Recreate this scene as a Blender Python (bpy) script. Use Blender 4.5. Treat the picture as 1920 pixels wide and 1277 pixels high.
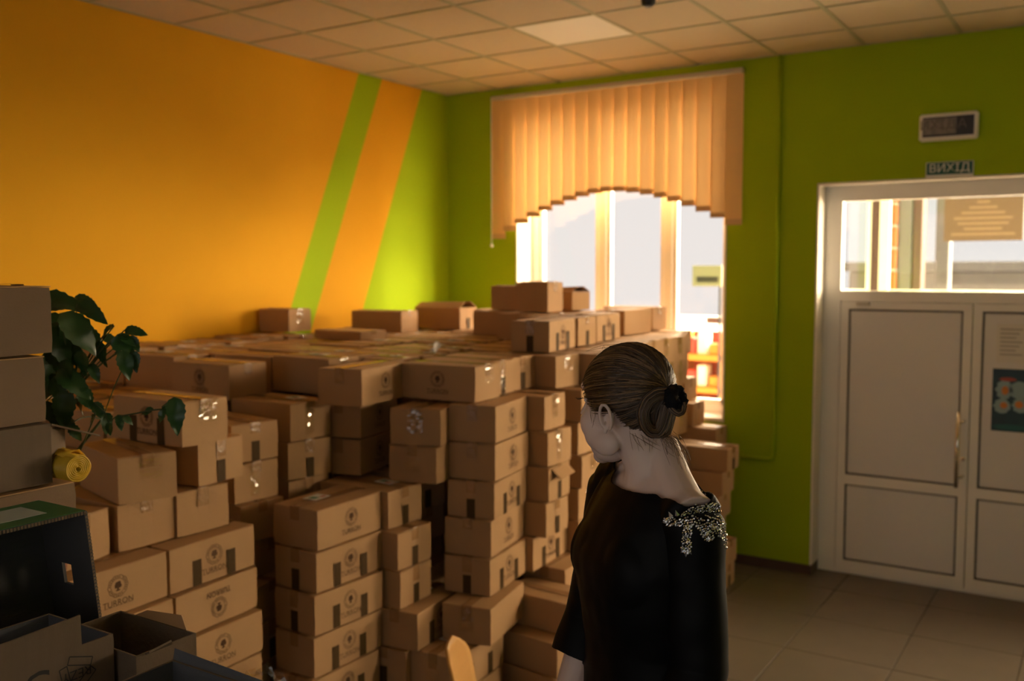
import bpy, bmesh, math, random
from mathutils import Vector, Matrix, noise
from mathutils.bvhtree import BVHTree

# ------------------------------------------------------------------ scene, camera, light
for o in list(bpy.data.objects): bpy.data.objects.remove(o)
scene = bpy.context.scene
col = scene.collection
scene.view_settings.view_transform = 'Standard'
scene.view_settings.look = 'None'
scene.view_settings.gamma = 1.0
scene.view_settings.use_curve_mapping = False
scene.view_settings.exposure = 0.0
CAM = Vector((5.06493, -6.959306, 2.215))
cam_d = bpy.data.cameras.new('camera'); cam = bpy.data.objects.new('camera', cam_d); col.objects.link(cam)
_r = Vector((0.84570122, 0.53365531, -0.00120612)); _u = Vector((-0.03765109, 0.06192109, 0.99737063)); _f = Vector((-0.53232681, 0.84343215, -0.07245944))
m = Matrix((_r, _u, -_f)).transposed().to_4x4(); m.translation = CAM
cam.matrix_world = m
cam_d.sensor_width = 36.0; cam_d.lens = 36.0*1796.33/1920.0
cam_d.clip_start = .05; cam_d.clip_end = 200
cam_d.dof.use_dof = True; cam_d.dof.focus_distance = 1.97; cam_d.dof.aperture_fstop = 3.4
scene.camera = cam

world = bpy.data.worlds.new('world'); scene.world = world; world.use_nodes = True
bg = world.node_tree.nodes['Background']
bg.inputs[0].default_value = (.98, .90, .86, 1); bg.inputs[1].default_value = 0.95

def sun(name, d, e, angle, c):
    l = bpy.data.lights.new(name, 'SUN'); l.energy = e; l.angle = math.radians(angle); l.color = c
    o = bpy.data.objects.new(name, l); col.objects.link(o); o.location = (4, 8, 6)
    o.rotation_euler = Vector(d).to_track_quat('-Z', 'Y').to_euler(); return o
# hazy low winter sun, in front of the window wall, so soft that it throws no sharp shadow
sun('sun', (-0.923, -0.3, -0.242), 30, 40, (1.0, .76, .49))
sun('sky_glow_fill', (-0.629, -0.749, -0.208), 90, 120, (1.0, .76, .49))  # second, very wide lamp added to bring in the bright sky's light

# ------------------------------------------------------------------ materials
MATS = {}
def mat(name, rgb, rough=.6, spec=.5, metal=0., noise_amt=0., noise_scale=8., bump=0., bump_scale=60., trans=0., sheen=0., coat=0., stretch=None, rgb2=None, emit=None):
    if name in MATS: return MATS[name]
    M = bpy.data.materials.new(name); M.use_nodes = True
    nt = M.node_tree; b = nt.nodes['Principled BSDF']
    b.inputs['Base Color'].default_value = (*rgb, 1); b.inputs['Roughness'].default_value = rough
    b.inputs['Specular IOR Level'].default_value = spec; b.inputs['Metallic'].default_value = metal
    if sheen: b.inputs['Sheen Weight'].default_value = sheen
    if coat: b.inputs['Coat Weight'].default_value = coat
    if emit: b.inputs['Emission Color'].default_value = (*emit[0], 1); b.inputs['Emission Strength'].default_value = emit[1]
    tc = nt.nodes.new('ShaderNodeTexCoord'); mp = nt.nodes.new('ShaderNodeMapping')
    nt.links.new(tc.outputs['Object'], mp.inputs[0])
    if stretch: mp.inputs['Scale'].default_value = stretch
    if noise_amt:
        n = nt.nodes.new('ShaderNodeTexNoise'); n.inputs['Scale'].default_value = noise_scale; n.inputs['Detail'].default_value = 5
        nt.links.new(mp.outputs[0], n.inputs['Vector'])
        mx = nt.nodes.new('ShaderNodeMix'); mx.data_type = 'RGBA'
        c2 = rgb2 or tuple(max(0, c*(1-noise_amt)) for c in rgb)
        mx.inputs[6].default_value = (*rgb, 1); mx.inputs[7].default_value = (*c2, 1)
        nt.links.new(n.outputs['Fac'], mx.inputs[0]); nt.links.new(mx.outputs[2], b.inputs['Base Color'])
    if bump:
        n2 = nt.nodes.new('ShaderNodeTexNoise'); n2.inputs['Scale'].default_value = bump_scale; n2.inputs['Detail'].default_value = 4
        nt.links.new(mp.outputs[0], n2.inputs['Vector'])
        bp = nt.nodes.new('ShaderNodeBump'); bp.inputs['Strength'].default_value = bump; bp.inputs['Distance'].default_value = .01
        nt.links.new(n2.outputs['Fac'], bp.inputs['Height']); nt.links.new(bp.outputs[0], b.inputs['Normal'])
    if trans:
        tr = nt.nodes.new('ShaderNodeBsdfTranslucent'); tr.inputs[0].default_value = (*rgb, 1)
        ms = nt.nodes.new('ShaderNodeMixShader'); ms.inputs[0].default_value = trans
        out = nt.nodes['Material Output']
        nt.links.new(b.outputs[0], ms.inputs[1]); nt.links.new(tr.outputs[0], ms.inputs[2]); nt.links.new(ms.outputs[0], out.inputs[0])
    MATS[name] = M; return M
def film(name, tint, gloss, rough, ior_mix):
    """thin clear sheet: transparent plus a gloss layer (window glass, clear tape)"""
    M = bpy.data.materials.new(name); M.use_nodes = True; nt = M.node_tree
    nt.nodes.remove(nt.nodes['Principled BSDF'])
    t = nt.nodes.new('ShaderNodeBsdfTransparent'); t.inputs[0].default_value = (*tint, 1)
    g = nt.nodes.new('ShaderNodeBsdfGlossy'); g.inputs[0].default_value = (*gloss, 1); g.inputs['Roughness'].default_value = rough
    lw = nt.nodes.new('ShaderNodeLayerWeight'); lw.inputs[0].default_value = .5
    pw = nt.nodes.new('ShaderNodeMath'); pw.operation = 'POWER'; pw.inputs[1].default_value = 4.0; nt.links.new(lw.outputs['Facing'], pw.inputs[0])
    ad = nt.nodes.new('ShaderNodeMath'); ad.operation = 'MULTIPLY_ADD'; ad.inputs[1].default_value = .6; ad.inputs[2].default_value = .02+ior_mix; ad.use_clamp = True
    nt.links.new(pw.outputs[0], ad.inputs[0])
    ms = nt.nodes.new('ShaderNodeMixShader'); nt.links.new(ad.outputs[0], ms.inputs[0])
    nt.links.new(t.outputs[0], ms.inputs[1]); nt.links.new(g.outputs[0], ms.inputs[2])
    nt.links.new(ms.outputs[0], nt.nodes['Material Output'].inputs[0])
    MATS[name] = M; return M
mat('kraft', (.43, .255, .126), .78, .25, noise_amt=.16, noise_scale=5, bump=.05, bump_scale=240)
mat('kraft_shaded', (.22, .145, .09), .8, .2, noise_amt=.16, noise_scale=5, bump=.08, bump_scale=200)  # darkened copy of kraft: the near boxes' dimness is put into the colour
mat('kraft_lid', (.46, .275, .130), .75, .25, noise_amt=.14, noise_scale=6, bump=.05, bump_scale=240)
mat('kraft_grey', (.17, .122, .082), .8, .2, noise_amt=.15, noise_scale=6, bump=.25, bump_scale=90, stretch=(1, 14, 1))
mat('board_grey', (.10, .102, .115), .85, .2, noise_amt=.2, noise_scale=6, bump=.2, bump_scale=60, stretch=(1, 1, 14))
mat('dark_board', (.085, .082, .085), .85, .2, noise_amt=.25, noise_scale=5, bump=.2, bump_scale=60, stretch=(1, 1, 14))
mat('print', (.11, .058, .03), .8, .2)
mat('brown_tape', (.075, .042, .014), .6, .12, noise_amt=.3, noise_scale=20, bump=.15, bump_scale=40)
mat('seam_tape', (.36, .20, .09), .22, .5, noise_amt=.2, noise_scale=15, bump=.35, bump_scale=45)
film('clear_tape', (.97, .95, .9), (1, 1, 1), .10, .06)
film('glass', (.97, .98, .98), (1, 1, 1), .0, .0)
mat('paper', (.72, .70, .66), .7, .3)
mat('label_green', (.10, .22, .14), .6); mat('label_red', (.45, .10, .06), .6)
mat('ceiling_tile', (.66, .55, .40), .9, .1, noise_amt=.06, noise_scale=30, bump=.15, bump_scale=160)
mat('led_panel', (.86, .84, .78), .5, .3)
mat('grid_metal', (.42, .40, .26), .5, .3)
mat('green_wall', (.33, .48, .006), .85, .2, noise_amt=.05, noise_scale=3, bump=.05, bump_scale=150)
mat('white_plaster', (.80, .75, .68), .8, .2, noise_amt=.05, noise_scale=4)
mat('white_pvc', (.84, .82, .78), .35, .4)
mat('pvc_panel', (.74, .73, .73), .4, .4)
mat('seal_rubber', (.06, .06, .055), .6)
mat('floor_tile', (.15, .122, .09), .38, .5, noise_amt=.28, noise_scale=5, bump=.03, bump_scale=30)
mat('grout', (.08, .065, .05), .9, .1)
mat('skirting', (.10, .062, .045), .5, .3)
mat('chrome', (.75, .70, .62), .2, .5, 1.0)
mat('blind', (.86, .56, .25), .85, .1, trans=.08)
mat('blind_hem', (.66, .44, .23), .8, .1, trans=.05)
mat('rail', (.55, .50, .42), .4, .5)
mat('velvet', (.0016, .0016, .002), .55, .12)
mat('skin', (.66, .50, .44), .48, .4, noise_amt=.06, noise_scale=18)
mat('hair', (.045, .024, .011), .42, .5, noise_amt=.35, noise_scale=60)
mat('hair_mid', (.085, .045, .019), .36, .5); mat('hair_light', (.19, .105, .045), .36, .5)
mat('scrunchie', (.004, .004, .005), .85, .2, bump=.4, bump_scale=90)
mat('bead', (.80, .82, .88), .10, .8, .78)
mat('bead_gold', (.80, .70, .48), .10, .8, .85)
mat('leaf', (.022, .075, .018), .38, .5, noise_amt=.35, noise_scale=5)
mat('stem', (.05, .07, .02), .6)
mat('terracotta', (.28, .11, .055), .8); mat('soil', (.03, .02, .014), .95)
mat('yellow_film', (.80, .52, .045), .42, .4, noise_amt=.12, noise_scale=20, trans=.25, bump=.3, bump_scale=40)
mat('plywood', (.62, .33, .10), .4, .4, noise_amt=.12, noise_scale=8, stretch=(1, 1, 6))
mat('steel_dark', (.05, .05, .055), .4, .5, .6)
mat('table_wood', (.22, .12, .06), .5, .4, noise_amt=.25, noise_scale=4, stretch=(1, 8, 1))
mat('green_print', (.015, .11, .03), .5, .4)
mat('sign_green', (.006, .10, .075), .45); mat('sign_white', (.78, .78, .74), .5); mat('sign_dark', (.02, .02, .022), .35); mat('sign_worn', (.34, .32, .31), .6, noise_amt=.75, noise_scale=30)
mat('black_plastic', (.012, .012, .013), .4)
mat('ink', (.012, .011, .012), .7)
mat('trousers', (.008, .008, .01), .85); mat('shoe', (.01, .01, .01), .35)
mat('eye_white', (.7, .68, .66), .2); mat('lash', (.01, .008, .006), .6); mat('lip', (.40, .16, .14), .45); mat('brow', (.06, .035, .018), .7)

# ------------------------------------------------------------------ helpers
class MB:
    def __init__(s): s.v = []; s.f = []
    def add(s, vs, fs):
        n = len(s.v); s.v += [tuple(v) for v in vs]; s.f += [tuple(i+n for i in f) for f in fs]; return s
    def box(s, x0, x1, y0, y1, z0, z1):
        return s.add([(x0,y0,z0),(x1,y0,z0),(x1,y1,z0),(x0,y1,z0),(x0,y0,z1),(x1,y0,z1),(x1,y1,z1),(x0,y1,z1)],
                     [(0,3,2,1),(4,5,6,7),(0,1,5,4),(1,2,6,5),(2,3,7,6),(3,0,4,7)])
    def bbox(s, x0, x1, y0, y1, z0, z1, b=.004):
        """box with chamfered edges"""
        bm = bmesh.new(); bmesh.ops.create_cube(bm, size=1)
        for v in bm.verts: v.co = Vector(((x0+x1)/2+v.co.x*(x1-x0), (y0+y1)/2+v.co.y*(y1-y0), (z0+z1)/2+v.co.z*(z1-z0)))
        bmesh.ops.bevel(bm, geom=bm.edges[:], offset=b, segments=1, affect='EDGES')
        bm.verts.index_update(); s.add([v.co[:] for v in bm.verts], [[v.index for v in f.verts] for f in bm.faces]); bm.free(); return s
    def tube(s, pts, rad, n=8, cap=True, flat=1.0):
        pts = [Vector(p) for p in pts]; R = rad if isinstance(rad, (list, tuple)) else [rad]*len(pts)
        rings = []; up = None
        for i, p in enumerate(pts):
            t = (pts[min(i+1, len(pts)-1)]-pts[max(i-1, 0)]).normalized()
            if up is None:
                up = Vector((0, 0, 1)) if abs(t.z) < .9 else Vector((1, 0, 0))
            a = t.cross(up)
            if a.length < 1e-5: a = t.cross(Vector((0, 1, 0)))
            a.normalize(); b = a.cross(t).normalized(); up = b
            rings.append([p+R[i]*(math.cos(2*math.pi*k/n)*a+flat*math.sin(2*math.pi*k/n)*b) for k in range(n)])
        vs = [v for rg in rings for v in rg]; fs = []
        for i in range(len(pts)-1):
            for k in range(n): fs.append((i*n+k, i*n+(k+1) % n, (i+1)*n+(k+1) % n, (i+1)*n+k))
        if cap: fs.append(tuple(range(n-1, -1, -1))); fs.append(tuple((len(pts)-1)*n+k for k in range(n)))
        return s.add(vs, fs)
    def ellipsoid(s, c, ax, nu=24, nv=14):
        """ax: three Vectors (already scaled half axes)"""
        c = Vector(c); vs = [c+ax[2]]; fs = []
        for j in range(1, nv):
            t = math.pi*j/nv
            for i in range(nu):
                p = 2*math.pi*i/nu; vs.append(c+math.sin(t)*(math.cos(p)*ax[0]+math.sin(p)*ax[1])+math.cos(t)*ax[2])
        vs.append(c-ax[2]); L = len(vs)-1
        for i in range(nu):
            fs.append((0, 1+i, 1+(i+1) % nu)); fs.append((L, 1+(nv-2)*nu+(i+1) % nu, 1+(nv-2)*nu+i))
        for j in range(nv-2):
            for i in range(nu): a = 1+j*nu; fs.append((a+i, a+nu+i, a+nu+(i+1) % nu, a+(i+1) % nu))
        return s.add(vs, fs)
    def ball(s, c, r, nu=16, nv=10): return s.ellipsoid(c, (Vector((r,0,0)), Vector((0,r,0)), Vector((0,0,r))), nu, nv)
    def poly(s, pts, t=0., axis=(0, 0, 1)):
        """flat polygon, optionally extruded by t along axis"""
        pts = [Vector(p) for p in pts]; n = len(pts)
        if not t: return s.add(pts, [tuple(range(n))])
        a = Vector(axis)*t
        return s.add(pts+[p+a for p in pts], [tuple(range(n-1, -1, -1)), tuple(range(n, 2*n))]+[(i, (i+1) % n, n+(i+1) % n, n+i) for i in range(n)])
    def mesh(s, name, material, smooth=False):
        me = bpy.data.meshes.new(name); me.from_pydata(s.v, [], s.f); me.update()
        if material: me.materials.append(MATS[material] if isinstance(material, str) else material)
        if smooth:
            for p in me.polygons: p.use_smooth = True
        return me
    def build(s, name, material, parent=None, smooth=False, loc=None):
        return link(name, s.mesh(name, material, smooth), parent, loc)
def link(name, me, parent=None, loc=None, rot=None, scale=None):
    o = bpy.data.objects.new(name, me); col.objects.link(o)
    if parent: o.parent = parent
    if loc is not None: o.location = loc
    if rot is not None: o.rotation_euler = rot
    if scale is not None: o.scale = scale
    return o
def empty(name, loc=(0, 0, 0), rz=0., label=None, cat=None, group=None):
    o = bpy.data.objects.new(name, None); col.objects.link(o); o.location = loc; o.rotation_euler = (0, 0, rz); o.empty_display_size = .1
    if label: tag(o, label, cat, group)
    return o
def tag(o, label=None, cat=None, group=None, kind=None):
    if label: o['label'] = label
    if cat: o['category'] = cat
    if group: o['group'] = group
    if kind: o['kind'] = kind
    return o
def struct(o): o['kind'] = 'structure'; return o
def text_mesh(txt, size, thick=0., align='CENTER', font_shear=0.):
    c = bpy.data.curves.new('lettering', 'FONT'); c.body = txt; c.size = size; c.align_x = align; c.align_y = 'CENTER'; c.extrude = thick; c.resolution_u = 3
    o = bpy.data.objects.new('lettering', c); col.objects.link(o)
    dg = bpy.context.evaluated_depsgraph_get(); me = bpy.data.meshes.new_from_object(o.evaluated_get(dg))
    vs = [v.co[:] for v in me.vertices]; fs = [tuple(p.vertices) for p in me.polygons]
    bpy.data.objects.remove(o); bpy.data.curves.remove(c); bpy.data.meshes.remove(me)
    return vs, fs
rnd = random.Random(11)
# ------------------------------------------------------------------ the room
RW, RD, RH = 8.6, -10.0, 3.757          # x 0..RW, y RD..0
SY0, SY1 = -1.62, -1.0                      # side window in the right wall
WT = .34                                 # thickness of the window wall
# floor: screed under single tiles
fl = struct(MB().box(-.1, RW+.1, RD-.1, .66, -.12, -.006).build('floor', 'grout'))
TX0, TS = .484, .6
tile_me = MB().bbox(-.297, .297, -.297, .297, -.01, 0, .003).mesh('floor_tile', 'floor_tile')
nt = 0
for i in range(-1, 15):
    for j in range(0, 7):
        x = TX0+TS*i+.3; y = .35-TS*j-.3
        if x > RW or x < -.1: continue
        if x < 1.9 and y > -4: continue
        link('tile', tile_me, fl, (x, y, 0))
rest = MB()
for i in range(-1, 15):
    for j in range(-1, 17):
        x = TX0+TS*i+.3; y = .35-TS*j-.3
        if -.1 <= x <= RW and y > RD and not (0 <= j < 7 and not (x < 1.9 and y > -4)):
            rest.box(x-.297, x+.297, y-.297, min(y+.297, .65), -.01, 0)
ro = rest.build('tiles_out_of_sight', 'floor_tile', fl); ro['kind'] = 'stuff'
# walls
def stripe_wall():
    M = bpy.data.materials.new('striped_wall'); M.use_nodes = True; nt = M.node_tree; b = nt.nodes['Principled BSDF']
    b.inputs['Roughness'].default_value = .85; b.inputs['Specular IOR Level'].default_value = .2
    tc = nt.nodes.new('ShaderNodeTexCoord'); sp = nt.nodes.new('ShaderNodeSeparateXYZ'); nt.links.new(tc.outputs['Object'], sp.inputs[0])
    def math_(op, a, bb):
        n = nt.nodes.new('ShaderNodeMath'); n.operation = op
        for i, q in enumerate((a, bb)):
            if isinstance(q, (int, float)): n.inputs[i].default_value = q
            else: nt.links.new(q, n.inputs[i])
        return n.outputs[0]
    # slanted coordinate: y at ceiling height
    sl = math_('ADD', sp.outputs['Y'], math_('MULTIPLY', math_('SUBTRACT', 3.757, sp.outputs['Z']), .428))
    g1 = math_('MULTIPLY', math_('GREATER_THAN', sl, -1.165), math_('LESS_THAN', sl, -.889))
    g2 = math_('GREATER_THAN', sl, -.365)
    g = math_('ADD', g1, g2)
    nz = nt.nodes.new('ShaderNodeTexNoise'); nz.inputs['Scale'].default_value = 2.5; nz.inputs['Detail'].default_value = 5
    nt.links.new(tc.outputs['Object'], nz.inputs['Vector'])
    mo = nt.nodes.new('ShaderNodeMix'); mo.data_type = 'RGBA'; mo.inputs[6].default_value = (.76, .385, .016, 1); mo.inputs[7].default_value = (.70, .35, .014, 1); nt.links.new(nz.outputs['Fac'], mo.inputs[0])
    mx = nt.nodes.new('ShaderNodeMix'); mx.data_type = 'RGBA'; nt.links.new(g, mx.inputs[0]); nt.links.new(mo.outputs[2], mx.inputs[6]); mx.inputs[7].default_value = (.33, .48, .006, 1)
    nt.links.new(mx.outputs[2], b.inputs['Base Color'])
    n2 = nt.nodes.new('ShaderNodeTexNoise'); n2.inputs['Scale'].default_value = 140; nt.links.new(tc.outputs['Object'], n2.inputs['Vector'])
    bp = nt.nodes.new('ShaderNodeBump'); bp.inputs['Strength'].default_value = .05; bp.inputs['Distance'].default_value = .01
    nt.links.new(n2.outputs['Fac'], bp.inputs['Height']); nt.links.new(bp.outputs[0], b.inputs['Normal'])
    return M
struct(MB().box(-.25, 0, RD, 0, 0, RH).build('wall_left', stripe_wall()))
# window wall with openings: window 1, doorway, window 2 (same bay again beyond the door)
WX0, WX1, WZ0, WZ1 = .717, 2.574, 1.065, 3.62
DX0, DX1, DZ1 = 3.24, 5.10, 2.83
VX0, VX1 = 5.45, 7.3
def wall_with_holes(x0, x1, y0, y1, z0, z1, holes):
    b = MB(); x = x0
    for hx0, hx1, hz0, hz1 in holes:
        b.box(x, hx0, y0, y1, z0, z1)
        if hz0 > z0: b.box(hx0, hx1, y0, y1, z0, hz0)
        b.box(hx0, hx1, y0, y1, hz1, z1); x = hx1
    b.box(x, x1, y0, y1, z0, z1); return b
struct(wall_with_holes(-.25, RW+.25, 0, WT, 0, RH+.4, [(WX0, WX1, WZ0, WZ1), (DX0, DX1, 0, DZ1), (VX0, VX1, WZ0, WZ1)]).build('wall_back', 'green_wall'))
# plastered reveals
rv = MB(); T = .012
for x0, x1, z0, z1, sill in ((WX0, WX1, WZ0, WZ1, 1), (VX0, VX1, WZ0, WZ1, 1), (DX0, DX1, 0, DZ1, 0)):
    rv.box(x0-.001, x0+T, -.004, WT, z0, z1); rv.box(x1-T, x1+.001, -.004, WT, z0, z1); rv.box(x0, x1, -.004, WT, z1-T, z1+.001)
struct(rv.build('trim_1', 'white_plaster'))
for n, (x0, x1) in enumerate(((WX0, WX1), (VX0, VX1))):
    struct(MB().bbox(x0+T, x1-T, .0, WT-.08, WZ0-.0, WZ0+.03, .006).build('trim_%d' % (n+2), 'white_pvc'))
struct(MB().box(RW, RW+.25, RD, SY0, 0, RH).box(RW, RW+.25, SY0, SY1, 0, 1.6).box(RW, RW+.25, SY0, SY1, 2.6, RH).box(RW, RW+.25, SY1, 0, 0, RH).build('wall_right', 'green_wall'))
w = struct(MB().box(RW+.1, RW+.17, SY0, SY0+.07, 1.6, 2.6).box(RW+.1, RW+.17, SY1-.07, SY1, 1.6, 2.6).box(RW+.1, RW+.17, SY0, SY1, 1.6, 1.67).box(RW+.1, RW+.17, SY0, SY1, 2.53, 2.6).build('window_5', 'white_pvc'))
MB().box(RW+.133, RW+.137, SY0+.06, SY1-.06, 1.66, 2.54).build('pane', 'glass', w)
# rear wall with a wide window behind the camera
struct(wall_with_holes(-.25, RW+.25, RD-.3, RD, 0, RH+.4, [(.3, 4.4, .6, 3.5), (4.7, 8.4, .6, 3.5)]).build('wall_rear', 'green_wall'))
struct(MB().box(-.25, RW+.25, RD-.3, WT, RH+.25, RH+.4).build('ceiling_slab', 'white_plaster'))
# suspended ceiling: grid bars and lay-in tiles
ce = struct(MB().box(0, RW, RD, 0, RH+.02, RH+.03).build('ceiling', 'grid_metal'))
GX = [0]+[.538+.6*i for i in range(15)]+[RW]; GY = [0]+[-.503-.6*j for j in range(16)]+[RD]
tm = {}
def ctile(w, h):
    k = (round(w, 2), round(h, 2))
    if k not in tm: tm[k] = MB().bbox(-w/2+.008, w/2-.008, -h/2+.008, h/2-.008, 0, .012, .003).mesh('ceiling_tile', 'ceiling_tile')
    return tm[k]
far_tiles = MB(); far_bars = MB()
for i in range(len(GX)-1):
    for j in range(len(GY)-1):
        w = GX[i+1]-GX[i]; h = GY[j]-GY[j+1]; x = (GX[i]+GX[i+1])/2; y = (GY[j]+GY[j+1])/2
        if w < .05 or h < .05: continue
        if i == 3 and j == 2: continue            # the light panel sits here
        if j <= 8: link('tile', ctile(w, h), ce, (x, y, RH+.004))
        else: far_tiles.box(x-w/2+.008, x+w/2-.008, y-h/2+.008, y+h/2-.008, RH+.004, RH+.016)
o = far_tiles.build('tiles_out_of_sight', 'ceiling_tile', ce); o['kind'] = 'stuff'
for x in GX[1:-1]: MB().box(x-.012, x+.012, RD, 0, RH-.002, RH+.018).build('grid_bar', 'grid_metal', ce)
for y in GY[1:-1]: MB().box(0, RW, y-.012, y+.012, RH-.0015, RH+.0185).build('grid_bar', 'grid_metal', ce)
MB().box(0, .02, RD, 0, RH-.002, RH+.02).box(0, RW, -.02, 0, RH-.002, RH+.02).build('edge_angle', 'grid_metal', ce)
lp = empty('ceiling_light', ((GX[3]+GX[4])/2, (GY[2]+GY[3])/2, RH+.003), 0, 'pale square light panel, switched off, among the beige ceiling tiles', 'ceiling light')
MB().bbox(-.292, .292, -.292, .292, 0, .012, .004).build('frame', 'white_pvc', lp)
MB().bbox(-.282, .282, -.282, .282, -.002, .0, .001).build('diffuser', 'led_panel', lp)
# skirting boards
struct(MB().box(WX1-.0, DX0, -.016, 0, 0, .07).build('baseboard_back', 'skirting'))
struct(MB().box(DX0-.002, DX0+.014, -.016, WT-.14, 0, .07).build('baseboard_doorway', 'skirting'))
struct(MB().box(0, .016, RD, 0, 0, .07).build('baseboard_left', 'skirting'))
struct(MB().box(DX1, RW, -.016, 0, 0, .07).build('baseboard_right', 'skirting'))
# raised landing the photographer and the woman stand on
struct(MB().box(2.29, RW, RD, -4.72, 0, .45).build('floor_landing', 'grout'))
# cable duct painted with the wall
duct = MB().tube([(2.962, -.017, RH-.004), (2.962, -.017, .86), (2.955, -.017, .835), (2.93, -.017, .825), (2.72, -.017, .822)], .013, 8)
tag(duct.build('cable_duct', 'green_wall', smooth=True), 'thin green painted cable duct running down the green wall, then bending towards the boxes', 'cable duct')

# ------------------------------------------------------------------ windows
def window(name, x0, x1, posts, y=.24, z0=WZ0+.03, z1=WZ1-T):
    w = MB().box(x0, x0+.07, y, y+.07, z0, z1).box(x1-.07, x1, y, y+.07, z0, z1).box(x0, x1, y, y+.07, z0, z0+.07).box(x0, x1, y, y+.07, z1-.07, z1)
    w = struct(w.build(name, 'white_pvc'))
    for p in posts: MB().bbox(p-.036, p+.036, y-.004, y+.074, z0+.07, z1-.07, .005).build('mullion', 'white_pvc', w)
    xs = [x0+.07]+[q for p in posts for q in (p-.036, p+.036)]+[x1-.07]
    for i in range(0, len(xs), 2):
        a, b = xs[i], xs[i+1]
        MB().box(a, a+.035, y+.012, y+.06, z0+.07, z1-.07).box(b-.035, b, y+.012, y+.06, z0+.07, z1-.07).box(a, b, y+.012, y+.06, z0+.07, z0+.105).box(a, b, y+.012, y+.06, z1-.105, z1-.07).build('sash', 'white_pvc', w)
        MB().box(a+.03, b-.03, y+.034, y+.038, z0+.1, z1-.1).build('pane', 'glass', w)
    return w
window('window_1', WX0+T, WX1-T, (1.415, 2.005))
window('window_2', VX0+T, VX1-T, (6.15, 6.74))
for n, (x0, x1) in enumerate(((.3, 4.4), (4.7, 8.4))):
    w = struct(MB().box(x0, x0+.07, RD-.2, RD-.13, .6, 3.5).box(x1-.07, x1, RD-.2, RD-.13, .6, 3.5).box(x0, x1, RD-.2, RD-.13, .6, .67).box(x0, x1, RD-.2, RD-.13, 3.43, 3.5).build('window_%d' % (n+3), 'white_pvc'))
    MB().box(x0+.06, x1-.06, RD-.168, RD-.164, 0.66, 3.44).build('pane', 'glass', w)
# vertical blind with an arched lower edge
def blind(x0, x1, label, apex):
    bl = empty('vertical_blind', (0, 0, 0), 0, label, 'blind')
    MB().bbox(x0-.01, x1+.005, -.075, -.03, 3.655, 3.69, .005).build('headrail', 'rail', bl)
    nS = 19; pitch = (x1-x0)/nS
    for i in range(nS):
        xc = x0+pitch*(i+.5); t = (xc-(x0+x1)/2-.03)/1.1
        zb = apex-.375*abs(t)**1.75 if t < 0 else apex-.34*abs(t)**1.75
        a = math.radians(-9+rnd.uniform(-1.5, 1.5)); hw = .063; nX, nZ = 5, 8
        def pt(u_, z, off=0.):
            s = u_*hw; bow = .006*(1-u_*u_)
            return (xc+s*math.cos(a)-bow*math.sin(a), -.052-s*math.sin(a)-bow*math.cos(a)-off, z)
        vs = []; fs = []
        for kz in range(nZ+1):
            for kx in range(nX): vs.append(pt(-1+2*kx/(nX-1), 3.652+(zb-3.652)*kz/nZ))
        for kz in range(nZ):
            for kx in range(nX-1): q = kz*nX+kx; fs.append((q, q+nX, q+nX+1, q+1))
        so = MB().add(vs, fs).build('slat', 'blind', bl, smooth=True)
        h = MB()
        for off in (0.0025, -.0025):
            vs = [pt(-1+2*kx/(nX-1), z, off) for z in (zb+.04, zb-.002) for kx in range(nX)]
            h.add(vs, [(k, k+nX, k+nX+1, k+1) for k in range(nX-1)])
        h.build('hem_weight', 'blind_hem', so, smooth=True)
        MB().tube([(xc, -.052, 3.667), (xc, -.052, 3.64)], .006, 6).build('hook', 'rail', so)
    MB().tube([(x0+.007, -.085, 3.66), (x0+.009, -.088, 3.2), (x0+.011, -.09, 2.44)], .0025, 5).ball((x0+.011, -.09, 2.43), .014, 10, 6).build('pull_cord', 'white_pvc', bl)
blind(.515, 2.70, 'cream vertical blind with stepped arched lower edge over the window behind the boxes', 2.845)
blind(VX0-.2, VX1+.13, 'added unseen cream vertical blind shading the second window beyond the doors', 2.6)  # out of view, added to keep this window's light off the near boxes

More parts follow.
